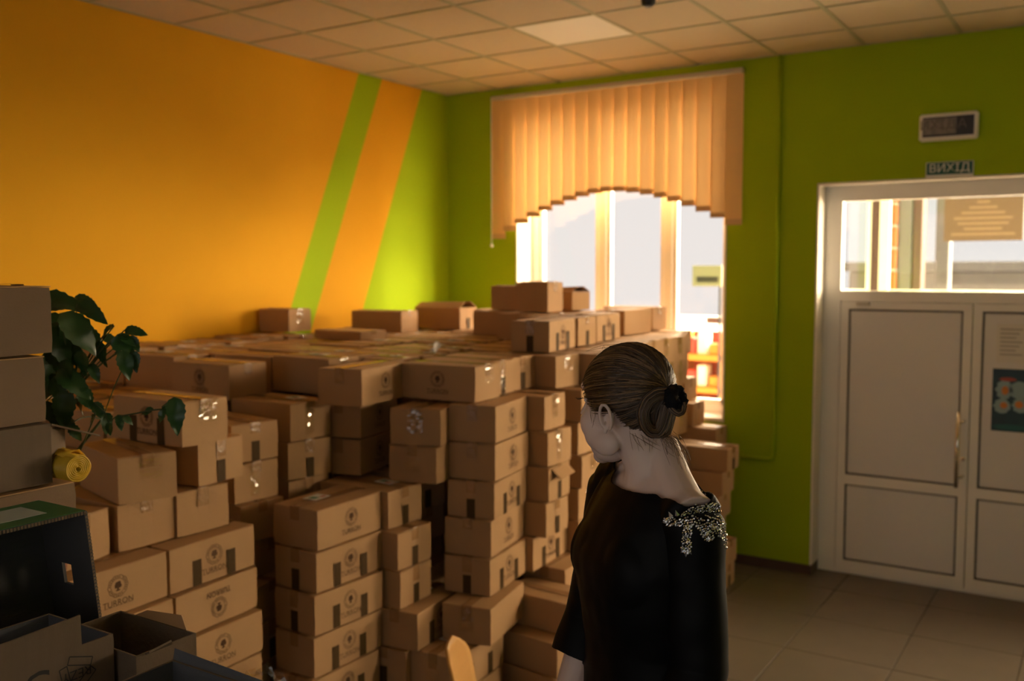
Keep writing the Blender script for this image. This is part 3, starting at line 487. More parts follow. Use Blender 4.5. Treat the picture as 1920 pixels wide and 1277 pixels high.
# top layer
TOPS = [
 [0.219,-5.0,1.2376,-0.3,0.409,0.232,0.1713,"c"],[0.648,-5.0,1.2376,-2.0,0.411,0.231,0.173,""],[1.076,-5.0,1.2376,2.2,0.408,0.234,0.1757,"p"],
 [1.403,-5.0,1.2376,-1.0,0.198,0.23,0.1795,""],[0.232,-4.754,1.2376,0.6,0.412,0.234,0.1816,"c"],[0.662,-4.754,1.2376,0.2,0.413,0.232,0.1716,"c"],
 [1.099,-4.754,1.2376,-0.7,0.412,0.235,0.1853,""],[1.422,-4.754,1.2376,0.8,0.197,0.228,0.1748,""],[0.216,-4.507,1.2376,-0.0,0.409,0.23,0.1739,"p"],
 [0.649,-4.507,1.2376,-1.5,0.41,0.232,0.187,""],[1.076,-4.507,1.2376,1.1,0.415,0.236,0.1832,"p"],[1.397,-4.507,1.2376,1.3,0.197,0.23,0.186,"c"],
 [0.234,-4.26,1.4144,-0.3,0.412,0.23,0.1881,"cp"],[0.661,-4.26,1.4144,-0.6,0.416,0.234,0.1811,"cp"],[1.096,-4.26,1.4144,-0.6,0.41,0.234,0.1811,"c"],
 [1.422,-4.26,1.4144,0.6,0.196,0.235,0.1728,"c"],[0.216,-4.014,1.4144,-1.6,0.409,0.232,0.1869,""],[0.645,-4.014,1.4144,-0.0,0.408,0.232,0.1831,"c"],
 [1.076,-4.014,1.4144,1.4,0.416,0.233,0.176,"p"],[0.238,-3.767,1.4144,-2.3,0.412,0.229,0.1922,"p"],[0.666,-3.767,1.4144,-0.9,0.408,0.233,0.1719,""],
 [1.092,-3.767,1.4144,-1.2,0.411,0.228,0.1782,"c"],[0.215,-3.521,1.5912,-0.6,0.412,0.235,0.1939,"p"],[0.643,-3.521,1.5912,0.0,0.413,0.234,0.1756,"cp"],
 [0.235,-3.274,1.5912,1.6,0.411,0.232,0.1983,"c"],[0.667,-3.274,1.5912,1.9,0.412,0.232,0.1756,"cp"],[1.093,-3.274,1.5912,1.9,0.409,0.23,0.1752,"c"],
 [1.522,-3.274,1.5912,-1.7,0.409,0.229,0.1856,"cp"],[0.217,-3.028,1.5912,-0.8,0.408,0.233,0.1862,"cp"],[0.648,-3.028,1.5912,2.0,0.409,0.232,0.1757,"p"],
 [1.073,-3.028,1.5912,-1.1,0.414,0.233,0.1874,"c"],[1.502,-3.028,1.5912,1.6,0.41,0.233,0.1837,"p"],[1.832,-3.028,1.5912,-1.1,0.196,0.236,0.1747,"p"],
 [0.234,-2.781,1.5912,1.4,0.411,0.233,0.1909,"p"],[0.667,-2.781,1.5912,-0.8,0.408,0.233,0.1761,""],[1.093,-2.781,1.5912,-0.7,0.412,0.228,0.1741,"c"],
 [1.528,-2.781,1.5912,-1.5,0.415,0.23,0.1752,"c"],[1.846,-2.781,1.5912,-1.3,0.195,0.229,0.1757,"cp"],[0.217,-2.535,1.5912,-1.1,0.415,0.229,0.2019,"cp"],
 [0.644,-2.535,1.5912,-0.2,0.413,0.235,0.1786,""],[1.074,-2.535,1.5912,-0.8,0.414,0.233,0.1849,""],[1.502,-2.535,1.5912,0.4,0.409,0.233,0.1745,"c"],
 [1.833,-2.535,1.5912,1.9,0.197,0.236,0.1847,"cp"],[0.234,-2.288,1.5912,0.5,0.414,0.236,0.2001,"c"],[0.665,-2.288,1.5912,-0.4,0.415,0.232,0.1721,"c"],
 [1.094,-2.288,1.5912,2.2,0.415,0.236,0.185,"cp"],[1.522,-2.288,1.5912,-0.8,0.41,0.23,0.1719,"p"],[1.956,-2.288,1.5912,0.6,0.415,0.232,0.1755,"c"],
 [0.218,-2.042,1.5912,-1.0,0.407,0.228,0.1745,"cp"],[0.644,-2.042,1.5912,-0.4,0.409,0.233,0.1843,"c"],[1.071,-2.042,1.5912,-0.2,0.415,0.228,0.1839,""],
 [1.508,-2.042,1.5912,-0.3,0.414,0.235,0.184,"cp"],[1.936,-2.042,1.5912,-0.9,0.414,0.229,0.1764,"c"],[0.232,-1.795,1.5912,-0.0,0.408,0.235,0.1676,""],
 [0.663,-1.795,1.5912,-1.9,0.414,0.23,0.1871,"p"],[1.094,-1.795,1.5912,-1.6,0.411,0.234,0.1868,"c"],[1.522,-1.795,1.5912,-1.5,0.411,0.233,0.187,"c"],
 [1.958,-1.795,1.5912,0.8,0.414,0.233,0.1799,"c"],[0.218,-1.549,1.5912,-1.7,0.416,0.236,0.1856,"p"],[0.647,-1.549,1.5912,-0.5,0.412,0.232,0.1844,""],
 [1.078,-1.549,1.5912,2.3,0.409,0.236,0.1837,""],[1.502,-1.549,1.5912,2.0,0.411,0.23,0.1874,"c"],[1.934,-1.549,1.5912,0.3,0.416,0.233,0.1859,"p"],
 [0.235,-1.302,1.5912,-1.4,0.41,0.233,0.1964,""],[0.667,-1.302,1.5912,-1.5,0.412,0.228,0.1765,"cp"],[1.098,-1.302,1.5912,0.2,0.408,0.232,0.1716,"c"],
 [1.522,-1.302,1.5912,-0.0,0.408,0.229,0.1741,"p"],[1.848,-1.302,1.5912,1.7,0.195,0.234,0.1728,"c"],[0.217,-1.056,1.5912,-1.8,0.411,0.231,0.1895,"cp"],
 [0.643,-1.056,1.5912,-0.1,0.408,0.236,0.1719,"cp"],[1.072,-1.056,1.5912,1.1,0.41,0.233,0.182,""],[1.501,-1.056,1.5912,-2.1,0.41,0.231,0.1861,"cp"],
 [1.834,-1.056,1.5912,0.7,0.195,0.229,0.1755,""],[0.237,-0.809,1.5912,0.4,0.412,0.229,0.1772,""],[0.668,-0.809,1.5912,0.0,0.412,0.232,0.183,"p"],
 [1.099,-0.809,1.5912,-1.5,0.414,0.229,0.1838,"cp"],[1.528,-0.809,1.5912,1.1,0.409,0.228,0.1776,"p"],[1.849,-0.809,1.5912,-2.1,0.197,0.236,0.1792,"c"],
 [0.218,-0.563,1.5912,0.9,0.409,0.232,0.1686,"c"],[0.648,-0.563,1.5912,-2.3,0.412,0.232,0.1794,"c"],[1.079,-0.563,1.5912,1.7,0.414,0.236,0.1859,"c"],
 [1.508,-0.563,1.5912,0.3,0.412,0.23,0.1847,""],[1.829,-0.563,1.5912,2.0,0.194,0.23,0.1846,"p"],[0.238,-0.316,1.5912,-1.4,0.409,0.234,0.1947,"cp"],
 [0.664,-0.316,1.5912,-1.6,0.411,0.229,0.1771,"cp"],[1.092,-0.316,1.5912,0.7,0.415,0.23,0.1871,"c"],[1.527,-0.316,1.5912,-1.4,0.408,0.232,0.1762,"c"],
]
CORE_COLS = [
 [1.53,-4.754,3,4],[0.22,-4.507,1,3],[0.64,-4.507,4,4],
 [0.23,-4.26,2,2],[0.67,-4.26,0,2],[0.66,-4.26,3,7],
 [1.07,-4.014,0,4],[1.08,-4.014,5,7],[0.24,-3.274,1,6],
 [1.94,-3.028,3,3],[0.23,-2.781,0,6],[0.24,-2.781,7,8],
 [1.96,-2.781,6,7],[1.51,-2.535,3,6],[1.52,-2.288,5,5],
 [1.96,-1.795,6,6],[0.64,-1.056,2,7],[0.67,-0.809,1,7],
 [0.22,-0.563,2,7],[1.51,-0.563,1,5],[0.21,-5.0,0,0],
 [0.21,-5.0,1,1],[0.21,-5.0,3,3],[0.21,-5.0,5,5],
 [0.21,-5.0,6,6],[0.22,-5.0,2,2],[0.22,-5.0,4,4],
 [0.65,-5.0,0,0],[0.65,-5.0,1,1],[0.65,-5.0,5,5],
 [0.64,-5.0,2,2],[0.64,-5.0,3,3],[0.64,-5.0,4,4],
 [0.64,-5.0,6,6],[1.08,-5.0,0,0],[1.08,-5.0,3,3],
 [1.08,-5.0,4,4],[1.08,-5.0,6,6],[1.07,-5.0,1,1],
 [1.07,-5.0,2,2],[1.07,-5.0,5,5],[1.51,-5.0,0,0],
 [1.51,-5.0,2,2],[1.5,-5.0,1,1],[1.5,-5.0,3,3],
 [1.5,-5.0,4,4],[1.5,-5.0,5,5],[0.23,-4.754,0,0],
 [0.23,-4.754,2,2],[0.23,-4.754,3,3],[0.23,-4.754,4,4],
 [0.24,-4.754,1,1],[0.24,-4.754,5,5],[0.24,-4.754,6,6],
 [0.66,-4.754,0,0],[0.66,-4.754,2,2],[0.66,-4.754,3,3],
 [0.67,-4.754,1,1],[0.67,-4.754,4,4],[0.67,-4.754,5,5],
 [0.67,-4.754,6,6],[1.09,-4.754,0,0],[1.09,-4.754,2,2],
 [1.09,-4.754,4,4],[1.09,-4.754,5,5],[1.09,-4.754,6,6],
 [1.1,-4.754,1,1],[1.1,-4.754,3,3],[1.52,-4.754,0,0],
 [1.52,-4.754,1,1],[1.52,-4.754,2,2],[1.52,-4.754,5,5],
 [0.21,-4.507,0,0],[0.21,-4.507,4,4],[0.21,-4.507,5,5],
 [0.21,-4.507,6,6],[0.65,-4.507,0,0],[0.65,-4.507,1,1],
 [0.65,-4.507,2,2],[0.65,-4.507,3,3],[0.65,-4.507,5,5],
 [0.65,-4.507,6,6],[1.08,-4.507,0,0],[1.08,-4.507,2,2],
 [1.08,-4.507,3,3],[1.08,-4.507,4,4],[1.08,-4.507,6,6],
 [1.07,-4.507,1,1],[1.07,-4.507,5,5],[1.5,-4.507,0,0],
 [1.5,-4.507,1,1],[1.5,-4.507,3,3],[1.5,-4.507,4,4],
 [1.51,-4.507,2,2],[1.51,-4.507,5,5],[0.24,-4.26,0,0],
 [0.24,-4.26,1,1],[0.24,-4.26,3,3],[0.24,-4.26,4,4],
 [0.24,-4.26,5,5],[0.24,-4.26,6,6],[0.24,-4.26,7,7],
 [1.09,-4.26,0,0],[1.09,-4.26,2,2],[1.09,-4.26,3,3],
 [1.1,-4.26,1,1],[1.1,-4.26,4,4],[1.1,-4.26,5,5],
 [1.1,-4.26,6,6],[1.1,-4.26,7,7],[0.22,-4.014,0,0],
 [0.22,-4.014,4,4],[0.22,-4.014,5,5],[0.21,-4.014,1,1],
 [0.21,-4.014,2,2],[0.21,-4.014,3,3],[0.21,-4.014,6,6],
 [0.21,-4.014,7,7],[0.64,-4.014,0,0],[0.64,-4.014,3,3],
 [0.64,-4.014,4,4],[0.64,-4.014,6,6],[0.65,-4.014,1,1],
 [0.65,-4.014,2,2],[0.65,-4.014,5,5],[0.65,-4.014,7,7],
 [0.24,-3.767,0,0],[0.24,-3.767,2,2],[0.24,-3.767,3,3],
 [0.24,-3.767,5,5],[0.24,-3.767,6,6],[0.24,-3.767,7,7],
 [0.23,-3.767,1,1],[0.23,-3.767,4,4],[0.66,-3.767,0,0],
 [0.66,-3.767,2,2],[0.67,-3.767,1,1],[0.67,-3.767,3,3],
 [0.67,-3.767,4,4],[0.67,-3.767,5,5],[0.67,-3.767,6,6],
 [0.67,-3.767,7,7],[1.1,-3.767,0,0],[1.1,-3.767,5,5],
 [1.1,-3.767,7,7],[1.09,-3.767,1,1],[1.09,-3.767,2,2],
 [1.09,-3.767,3,3],[1.09,-3.767,4,4],[1.09,-3.767,6,6],
 [0.21,-3.521,0,0],[0.21,-3.521,3,3],[0.21,-3.521,5,5],
 [0.21,-3.521,6,6],[0.21,-3.521,8,8],[0.22,-3.521,1,1],
 [0.22,-3.521,2,2],[0.22,-3.521,4,4],[0.22,-3.521,7,7],
 [0.65,-3.521,0,0],[0.65,-3.521,1,1],[0.65,-3.521,2,2],
 [0.65,-3.521,3,3],[0.65,-3.521,5,5],[0.65,-3.521,6,6],
 [0.65,-3.521,8,8],[0.64,-3.521,4,4],[0.64,-3.521,7,7],
 [1.07,-3.521,0,0],[1.07,-3.521,4,4],[1.07,-3.521,5,5],
 [1.08,-3.521,1,1],[1.08,-3.521,2,2],[1.08,-3.521,3,3],
 [1.08,-3.521,6,6],[1.08,-3.521,7,7],[1.08,-3.521,8,8],
 [0.23,-3.274,0,0],[0.23,-3.274,7,7],[0.23,-3.274,8,8],
 [0.67,-3.274,0,0],[0.67,-3.274,2,2],[0.67,-3.274,4,4],
 [0.67,-3.274,5,5],[0.67,-3.274,6,6],[0.67,-3.274,7,7],
 [0.67,-3.274,8,8],[0.66,-3.274,1,1],[0.66,-3.274,3,3],
 [1.1,-3.274,0,0],[1.1,-3.274,1,1],[1.1,-3.274,2,2],
 [1.1,-3.274,4,4],[1.1,-3.274,6,6],[1.1,-3.274,7,7],
 [1.1,-3.274,8,8],[1.09,-3.274,3,3],[1.09,-3.274,5,5],
 [1.53,-3.274,0,0],[1.53,-3.274,2,2],[1.53,-3.274,4,4],
 [1.53,-3.274,5,5],[1.53,-3.274,6,6],[1.52,-3.274,1,1],
 [1.52,-3.274,3,3],[0.22,-3.028,0,0],[0.22,-3.028,3,3],
 [0.22,-3.028,4,4],[0.22,-3.028,5,5],[0.22,-3.028,6,6],
 [0.22,-3.028,7,7],[0.21,-3.028,1,1],[0.21,-3.028,2,2],
 [0.21,-3.028,8,8],[0.65,-3.028,0,0],[0.65,-3.028,5,5],
 [0.65,-3.028,6,6],[0.65,-3.028,7,7],[0.64,-3.028,1,1],
 [0.64,-3.028,2,2],[0.64,-3.028,3,3],[0.64,-3.028,4,4],
 [0.64,-3.028,8,8],[1.07,-3.028,0,0],[1.07,-3.028,5,5],
 [1.07,-3.028,7,7],[1.08,-3.028,1,1],[1.08,-3.028,2,2],
 [1.08,-3.028,3,3],[1.08,-3.028,4,4],[1.08,-3.028,6,6],
 [1.08,-3.028,8,8],[1.51,-3.028,0,0],[1.51,-3.028,2,2],
 [1.51,-3.028,3,3],[1.51,-3.028,8,8],[1.5,-3.028,1,1],
 [1.5,-3.028,5,5],[1.5,-3.028,6,6],[1.5,-3.028,7,7],
 [0.67,-2.781,0,0],[0.67,-2.781,1,1],[0.67,-2.781,3,3],
 [0.67,-2.781,4,4],[0.67,-2.781,5,5],[0.67,-2.781,6,6],
 [0.66,-2.781,2,2],[0.66,-2.781,7,7],[0.66,-2.781,8,8],
 [1.1,-2.781,0,0],[1.1,-2.781,1,1],[1.1,-2.781,2,2],
 [1.1,-2.781,4,4],[1.1,-2.781,7,7],[1.09,-2.781,3,3],
 [1.09,-2.781,5,5],[1.09,-2.781,6,6],[1.09,-2.781,8,8],
 [1.52,-2.781,0,0],[1.52,-2.781,2,2],[1.52,-2.781,3,3],
 [1.52,-2.781,7,7],[1.53,-2.781,1,1],[1.53,-2.781,5,5],
 [1.53,-2.781,6,6],[1.53,-2.781,8,8],[1.95,-2.781,0,0],
 [1.95,-2.781,1,1],[1.95,-2.781,2,2],[1.95,-2.781,3,3],
 [1.95,-2.781,5,5],[1.95,-2.781,8,8],[0.22,-2.535,0,0],
 [0.22,-2.535,3,3],[0.22,-2.535,5,5],[0.22,-2.535,6,6],
 [0.22,-2.535,7,7],[0.22,-2.535,8,8],[0.21,-2.535,1,1],
 [0.21,-2.535,2,2],[0.21,-2.535,4,4],[0.65,-2.535,0,0],
 [0.65,-2.535,2,2],[0.65,-2.535,3,3],[0.65,-2.535,5,5],
 [0.65,-2.535,7,7],[0.65,-2.535,8,8],[0.64,-2.535,1,1],
 [0.64,-2.535,4,4],[0.64,-2.535,6,6],[1.08,-2.535,0,0],
 [1.08,-2.535,1,1],[1.08,-2.535,4,4],[1.08,-2.535,6,6],
 [1.08,-2.535,7,7],[1.08,-2.535,8,8],[1.07,-2.535,2,2],
 [1.07,-2.535,3,3],[1.07,-2.535,5,5],[1.5,-2.535,0,0],
 [1.5,-2.535,1,1],[1.5,-2.535,2,2],[1.5,-2.535,7,7],
 [1.5,-2.535,8,8],[1.93,-2.535,0,0],[1.93,-2.535,3,3],
 [1.93,-2.535,4,4],[1.93,-2.535,8,8],[1.94,-2.535,1,1],
 [1.94,-2.535,2,2],[1.94,-2.535,5,5],[1.94,-2.535,6,6],
 [1.94,-2.535,7,7],[0.24,-2.288,0,0],[0.24,-2.288,1,1],
 [0.24,-2.288,2,2],[0.24,-2.288,3,3],[0.24,-2.288,5,5],
 [0.24,-2.288,6,6],[0.23,-2.288,4,4],[0.23,-2.288,7,7],
 [0.23,-2.288,8,8],[0.67,-2.288,0,0],[0.67,-2.288,2,2],
 [0.67,-2.288,5,5],[0.67,-2.288,8,8],[0.66,-2.288,1,1],
 [0.66,-2.288,3,3],[0.66,-2.288,4,4],[0.66,-2.288,6,6],
 [0.66,-2.288,7,7],[1.09,-2.288,0,0],[1.09,-2.288,1,1],
 [1.09,-2.288,2,2],[1.09,-2.288,3,3],[1.09,-2.288,4,4],
 [1.09,-2.288,6,6],[1.09,-2.288,7,7],[1.1,-2.288,5,5],
 [1.1,-2.288,8,8],[1.53,-2.288,0,0],[1.53,-2.288,1,1],
 [1.53,-2.288,2,2],[1.53,-2.288,3,3],[1.53,-2.288,4,4],
 [1.53,-2.288,6,6],[1.53,-2.288,7,7],[1.53,-2.288,8,8],
 [1.96,-2.288,0,0],[1.96,-2.288,1,1],[1.96,-2.288,3,3],
 [1.96,-2.288,6,6],[1.96,-2.288,7,7],[1.95,-2.288,2,2],
 [1.95,-2.288,4,4],[1.95,-2.288,5,5],[1.95,-2.288,8,8],
 [0.22,-2.042,0,0],[0.22,-2.042,1,1],[0.22,-2.042,4,4],
 [0.22,-2.042,5,5],[0.22,-2.042,7,7],[0.22,-2.042,8,8],
 [0.21,-2.042,2,2],[0.21,-2.042,3,3],[0.21,-2.042,6,6],
 [0.65,-2.042,0,0],[0.65,-2.042,5,5],[0.64,-2.042,1,1],
 [0.64,-2.042,2,2],[0.64,-2.042,3,3],[0.64,-2.042,4,4],
 [0.64,-2.042,6,6],[0.64,-2.042,7,7],[0.64,-2.042,8,8],
 [1.07,-2.042,0,0],[1.07,-2.042,2,2],[1.07,-2.042,3,3],
 [1.07,-2.042,5,5],[1.08,-2.042,1,1],[1.08,-2.042,4,4],
 [1.08,-2.042,6,6],[1.08,-2.042,7,7],[1.08,-2.042,8,8],
 [1.5,-2.042,0,0],[1.5,-2.042,1,1],[1.5,-2.042,3,3],
 [1.5,-2.042,4,4],[1.5,-2.042,6,6],[1.5,-2.042,8,8],
 [1.51,-2.042,2,2],[1.51,-2.042,5,5],[1.51,-2.042,7,7],
 [1.94,-2.042,0,0],[1.94,-2.042,2,2],[1.94,-2.042,4,4],
 [1.94,-2.042,5,5],[1.94,-2.042,6,6],[1.93,-2.042,1,1],
 [1.93,-2.042,3,3],[1.93,-2.042,7,7],[1.93,-2.042,8,8],
 [0.23,-1.795,0,0],[0.23,-1.795,3,3],[0.23,-1.795,4,4],
 [0.23,-1.795,5,5],[0.23,-1.795,6,6],[0.24,-1.795,1,1],
 [0.24,-1.795,2,2],[0.24,-1.795,7,7],[0.24,-1.795,8,8],
 [0.67,-1.795,0,0],[0.67,-1.795,1,1],[0.67,-1.795,4,4],
 [0.67,-1.795,5,5],[0.67,-1.795,7,7],[0.67,-1.795,8,8],
 [0.66,-1.795,2,2],[0.66,-1.795,3,3],[0.66,-1.795,6,6],
 [1.09,-1.795,0,0],[1.09,-1.795,1,1],[1.09,-1.795,3,3],
 [1.09,-1.795,5,5],[1.09,-1.795,6,6],[1.09,-1.795,7,7],
 [1.09,-1.795,8,8],[1.1,-1.795,2,2],[1.1,-1.795,4,4],
 [1.53,-1.795,0,0],[1.53,-1.795,2,2],[1.53,-1.795,3,3],
 [1.53,-1.795,6,6],[1.53,-1.795,7,7],[1.52,-1.795,1,1],
 [1.52,-1.795,4,4],[1.52,-1.795,5,5],[1.52,-1.795,8,8],
 [1.95,-1.795,0,0],[1.95,-1.795,1,1],[1.95,-1.795,3,3],
 [1.95,-1.795,4,4],[0.22,-1.549,0,0],[0.22,-1.549,2,2],
 [0.22,-1.549,3,3],[0.22,-1.549,4,4],[0.22,-1.549,5,5],
 [0.22,-1.549,7,7],[0.22,-1.549,8,8],[0.21,-1.549,1,1],
 [0.21,-1.549,6,6],[0.65,-1.549,0,0],[0.65,-1.549,1,1],
 [0.65,-1.549,4,4],[0.65,-1.549,7,7],[0.65,-1.549,8,8],
 [0.64,-1.549,2,2],[0.64,-1.549,3,3],[0.64,-1.549,5,5],
 [0.64,-1.549,6,6],[1.07,-1.549,0,0],[1.07,-1.549,2,2],
 [1.07,-1.549,3,3],[1.07,-1.549,4,4],[1.07,-1.549,8,8],
 [1.08,-1.549,1,1],[1.08,-1.549,5,5],[1.08,-1.549,6,6],
 [1.08,-1.549,7,7],[1.5,-1.549,0,0],[1.5,-1.549,2,2],
 [1.5,-1.549,3,3],[1.5,-1.549,5,5],[1.5,-1.549,8,8],
 [1.51,-1.549,1,1],[1.51,-1.549,4,4],[1.51,-1.549,6,6],
 [1.51,-1.549,7,7],[1.93,-1.549,0,0],[1.93,-1.549,8,8],
 [1.94,-1.549,3,3],[1.94,-1.549,5,5],[0.24,-1.302,0,0],
 [0.24,-1.302,1,1],[0.24,-1.302,2,2],[0.24,-1.302,3,3],
 [0.24,-1.302,5,5],[0.23,-1.302,4,4],[0.23,-1.302,6,6],
 [0.23,-1.302,7,7],[0.23,-1.302,8,8],[0.66,-1.302,0,0],
 [0.66,-1.302,5,5],[0.66,-1.302,7,7],[0.66,-1.302,8,8],
 [0.67,-1.302,1,1],[0.67,-1.302,2,2],[0.67,-1.302,3,3],
 [0.67,-1.302,4,4],[0.67,-1.302,6,6],[1.1,-1.302,0,0],
 [1.1,-1.302,1,1],[1.1,-1.302,2,2],[1.1,-1.302,3,3],
 [1.1,-1.302,6,6],[1.1,-1.302,7,7],[1.09,-1.302,4,4],
 [1.09,-1.302,5,5],[1.09,-1.302,8,8],[1.52,-1.302,0,0],
 [1.52,-1.302,6,6],[1.52,-1.302,8,8],[1.53,-1.302,1,1],
 [1.53,-1.302,2,2],[1.53,-1.302,3,3],[1.53,-1.302,4,4],
 [1.53,-1.302,5,5],[1.53,-1.302,7,7],[0.22,-1.056,0,0],
 [0.22,-1.056,1,1],[0.22,-1.056,2,2],[0.22,-1.056,4,4],
 [0.22,-1.056,5,5],[0.22,-1.056,7,7],[0.22,-1.056,8,8],
 [0.21,-1.056,3,3],[0.21,-1.056,6,6],[0.65,-1.056,0,0],
 [0.65,-1.056,1,1],[0.65,-1.056,8,8],[1.08,-1.056,0,0],
 [1.08,-1.056,5,5],[1.08,-1.056,7,7],[1.07,-1.056,1,1],
 [1.07,-1.056,2,2],[1.07,-1.056,3,3],[1.07,-1.056,4,4],
 [1.07,-1.056,6,6],[1.07,-1.056,8,8],[1.51,-1.056,0,0],
 [1.51,-1.056,1,1],[1.51,-1.056,2,2],[1.51,-1.056,4,4],
 [1.5,-1.056,3,3],[1.5,-1.056,5,5],[1.5,-1.056,6,6],
 [1.5,-1.056,7,7],[1.5,-1.056,8,8],[0.24,-0.809,0,0],
 [0.24,-0.809,1,1],[0.24,-0.809,2,2],[0.24,-0.809,3,3],
 [0.24,-0.809,6,6],[0.24,-0.809,7,7],[0.23,-0.809,4,4],
 [0.23,-0.809,5,5],[0.23,-0.809,8,8],[0.66,-0.809,0,0],
 [0.66,-0.809,8,8],[1.09,-0.809,0,0],[1.09,-0.809,3,3],
 [1.09,-0.809,5,5],[1.1,-0.809,1,1],[1.1,-0.809,2,2],
 [1.1,-0.809,4,4],[1.1,-0.809,6,6],[1.1,-0.809,7,7],
 [1.1,-0.809,8,8],[1.52,-0.809,0,0],[1.52,-0.809,3,3],
 [1.52,-0.809,7,7],[1.52,-0.809,8,8],[1.53,-0.809,1,1],
 [1.53,-0.809,2,2],[1.53,-0.809,4,4],[1.53,-0.809,5,5],
 [1.53,-0.809,6,6],[0.21,-0.563,0,0],[0.21,-0.563,1,1],
 [0.21,-0.563,8,8],[0.64,-0.563,0,0],[0.64,-0.563,2,2],
 [0.64,-0.563,5,5],[0.64,-0.563,7,7],[0.64,-0.563,8,8],
 [0.65,-0.563,1,1],[0.65,-0.563,3,3],[0.65,-0.563,4,4],
 [0.65,-0.563,6,6],[1.08,-0.563,0,0],[1.08,-0.563,1,1],
 [1.08,-0.563,2,2],[1.08,-0.563,3,3],[1.08,-0.563,5,5],
 [1.08,-0.563,6,6],[1.08,-0.563,8,8],[1.07,-0.563,4,4],
 [1.07,-0.563,7,7],[1.5,-0.563,0,0],[1.5,-0.563,6,6],
 [1.5,-0.563,7,7],[1.5,-0.563,8,8],[0.24,-0.316,0,0],
 [0.24,-0.316,1,1],[0.24,-0.316,2,2],[0.24,-0.316,4,4],
 [0.24,-0.316,5,5],[0.24,-0.316,6,6],[0.23,-0.316,3,3],
 [0.23,-0.316,7,7],[0.23,-0.316,8,8],[0.66,-0.316,0,0],
 [0.66,-0.316,1,1],[0.66,-0.316,2,2],[0.66,-0.316,4,4],
 [0.66,-0.316,7,7],[0.67,-0.316,3,3],[0.67,-0.316,5,5],
 [0.67,-0.316,6,6],[0.67,-0.316,8,8],[1.1,-0.316,0,0],
 [1.1,-0.316,2,2],[1.1,-0.316,5,5],[1.09,-0.316,1,1],
 [1.09,-0.316,3,3],[1.09,-0.316,4,4],[1.09,-0.316,6,6],
 [1.09,-0.316,7,7],[1.09,-0.316,8,8],[1.52,-0.316,0,0],
 [1.52,-0.316,3,3],[1.52,-0.316,4,4],[1.52,-0.316,5,5],
 [1.52,-0.316,6,6],[1.53,-0.316,1,1],[1.53,-0.316,2,2],
 [1.53,-0.316,7,7],[1.53,-0.316,8,8],
]
CORES = [(x, y, k) for x, y, a, b in CORE_COLS for k in range(a, b+1)]
LEAVES = [(123, 568, 80, -8, 2.6), (172, 585, 66, -22, 2.58), (118, 605, 62, -10, 2.62), (150, 625, 92, -45, 2.55), (198, 625, 48, -150, 2.6), (255, 622, 38, -3, 2.6), (238, 637, 36, -25, 2.6), (252, 645, 32, -60, 2.62), (232, 650, 46, -40, 2.6), (252, 678, 38, -80, 2.6), (218, 663, 26, -160, 2.6), (236, 685, 52, -70, 2.58), (112, 650, 80, -60, 2.58), (190, 663, 48, -80, 2.62), (155, 682, 50, -100, 2.56), (108, 675, 60, -75, 2.6), (93, 712, 60, -80, 2.6), (140, 720, 72, -35, 2.56), (162, 748, 46, -70, 2.58), (120, 770, 68, -95, 2.56), (95, 725, 50, -120, 2.6), (200, 795, 44, -85, 2.6), (225, 793, 28, -70, 2.6), (330, 780, 66, -80, 2.6), (303, 780, 28, -120, 2.6), (275, 772, 28, -170, 2.6), (172, 787, 26, -140, 2.6), (240, 788, 24, -40, 2.6), (105, 575, 60, 170, 2.64), (100, 630, 60, -130, 2.6), (135, 660, 70, -70, 2.62), (175, 640, 55, -55, 2.64), (100, 690, 60, -60, 2.64), (130, 795, 40, -70, 2.62), (98, 780, 60, -85, 2.62), (205, 805, 26, -85, 2.6), (112, 735, 56, -65, 2.58), (150, 760, 44, -100, 2.6), (178, 700, 36, -60, 2.62), (125, 700, 50, -95, 2.56), (210, 640, 34, -30, 2.62), (162, 565, 44, -15, 2.64), (185, 770, 34, -55, 2.6), (108, 820, 40, -90, 2.62), (142, 812, 36, -60, 2.6), (315, 768, 22, -20, 2.6)]
# ------------------------------------------------------------------ outside, seen through the glass
mat('brick_orange', (.34, .085, .022), .85, noise_amt=.2, noise_scale=8); mat('mortar', (.35, .31, .27), .9)
mat('dark_brown', (.05, .014, .008), .6); mat('grey_render', (.13, .125, .125), .9, noise_amt=.2, noise_scale=3)
mat('stall_orange', (.80, .26, .03), .6); mat('stall_red', (.62, .05, .04), .6); mat('stall_white', (.8, .78, .75), .6); mat('stall_green', (.05, .25, .08), .6); mat('stall_blue', (.05, .06, .28), .6)
mat('sign_olive', (.22, .22, .14), .6); mat('tan_sign', (.11, .065, .034), .7)
mat('paving', (.55, .50, .46), .9, noise_amt=.15, noise_scale=2)
struct(MB().box(-20, 30, WT, 45, -.5, -.35).build('ground_outside', 'paving'))
# entrance porch behind the doors
struct(MB().box(2.9, 6.4, .66, 2.6, -.13, -.01).build('floor_porch', 'grout'))
struct(MB().box(2.9, 6.4, WT, 2.7, 3.0, 3.1).build('ceiling_porch', 'white_plaster'))
pf = empty('porch_glazing', (2.8, 2.3, 0), 0, 'white framed glazed porch front behind the door transom', 'glazing')
for x0, x1, mm in ((.0, .07, 'white_pvc'), (.29, .33, 'white_pvc'), (.335, .40, 'dark_brown'), (.40, .49, 'white_pvc'), (3.2, 3.3, 'white_pvc')):
    MB().bbox(x0, x1, 0, .07, -.01, 2.98, .006).build('post', mm, pf)
for z0, z1 in ((1.95, 2.04), (2.88, 2.98), (-.01, .1)): MB().bbox(.0, 3.3, .01, .06, z0, z1, .005).build('rail', 'white_pvc', pf)
for x0, x1 in ((.07, .29), (.49, 3.2)): MB().box(x0, x1, .03, .034, .1, 2.9).build('pane', 'glass', pf)
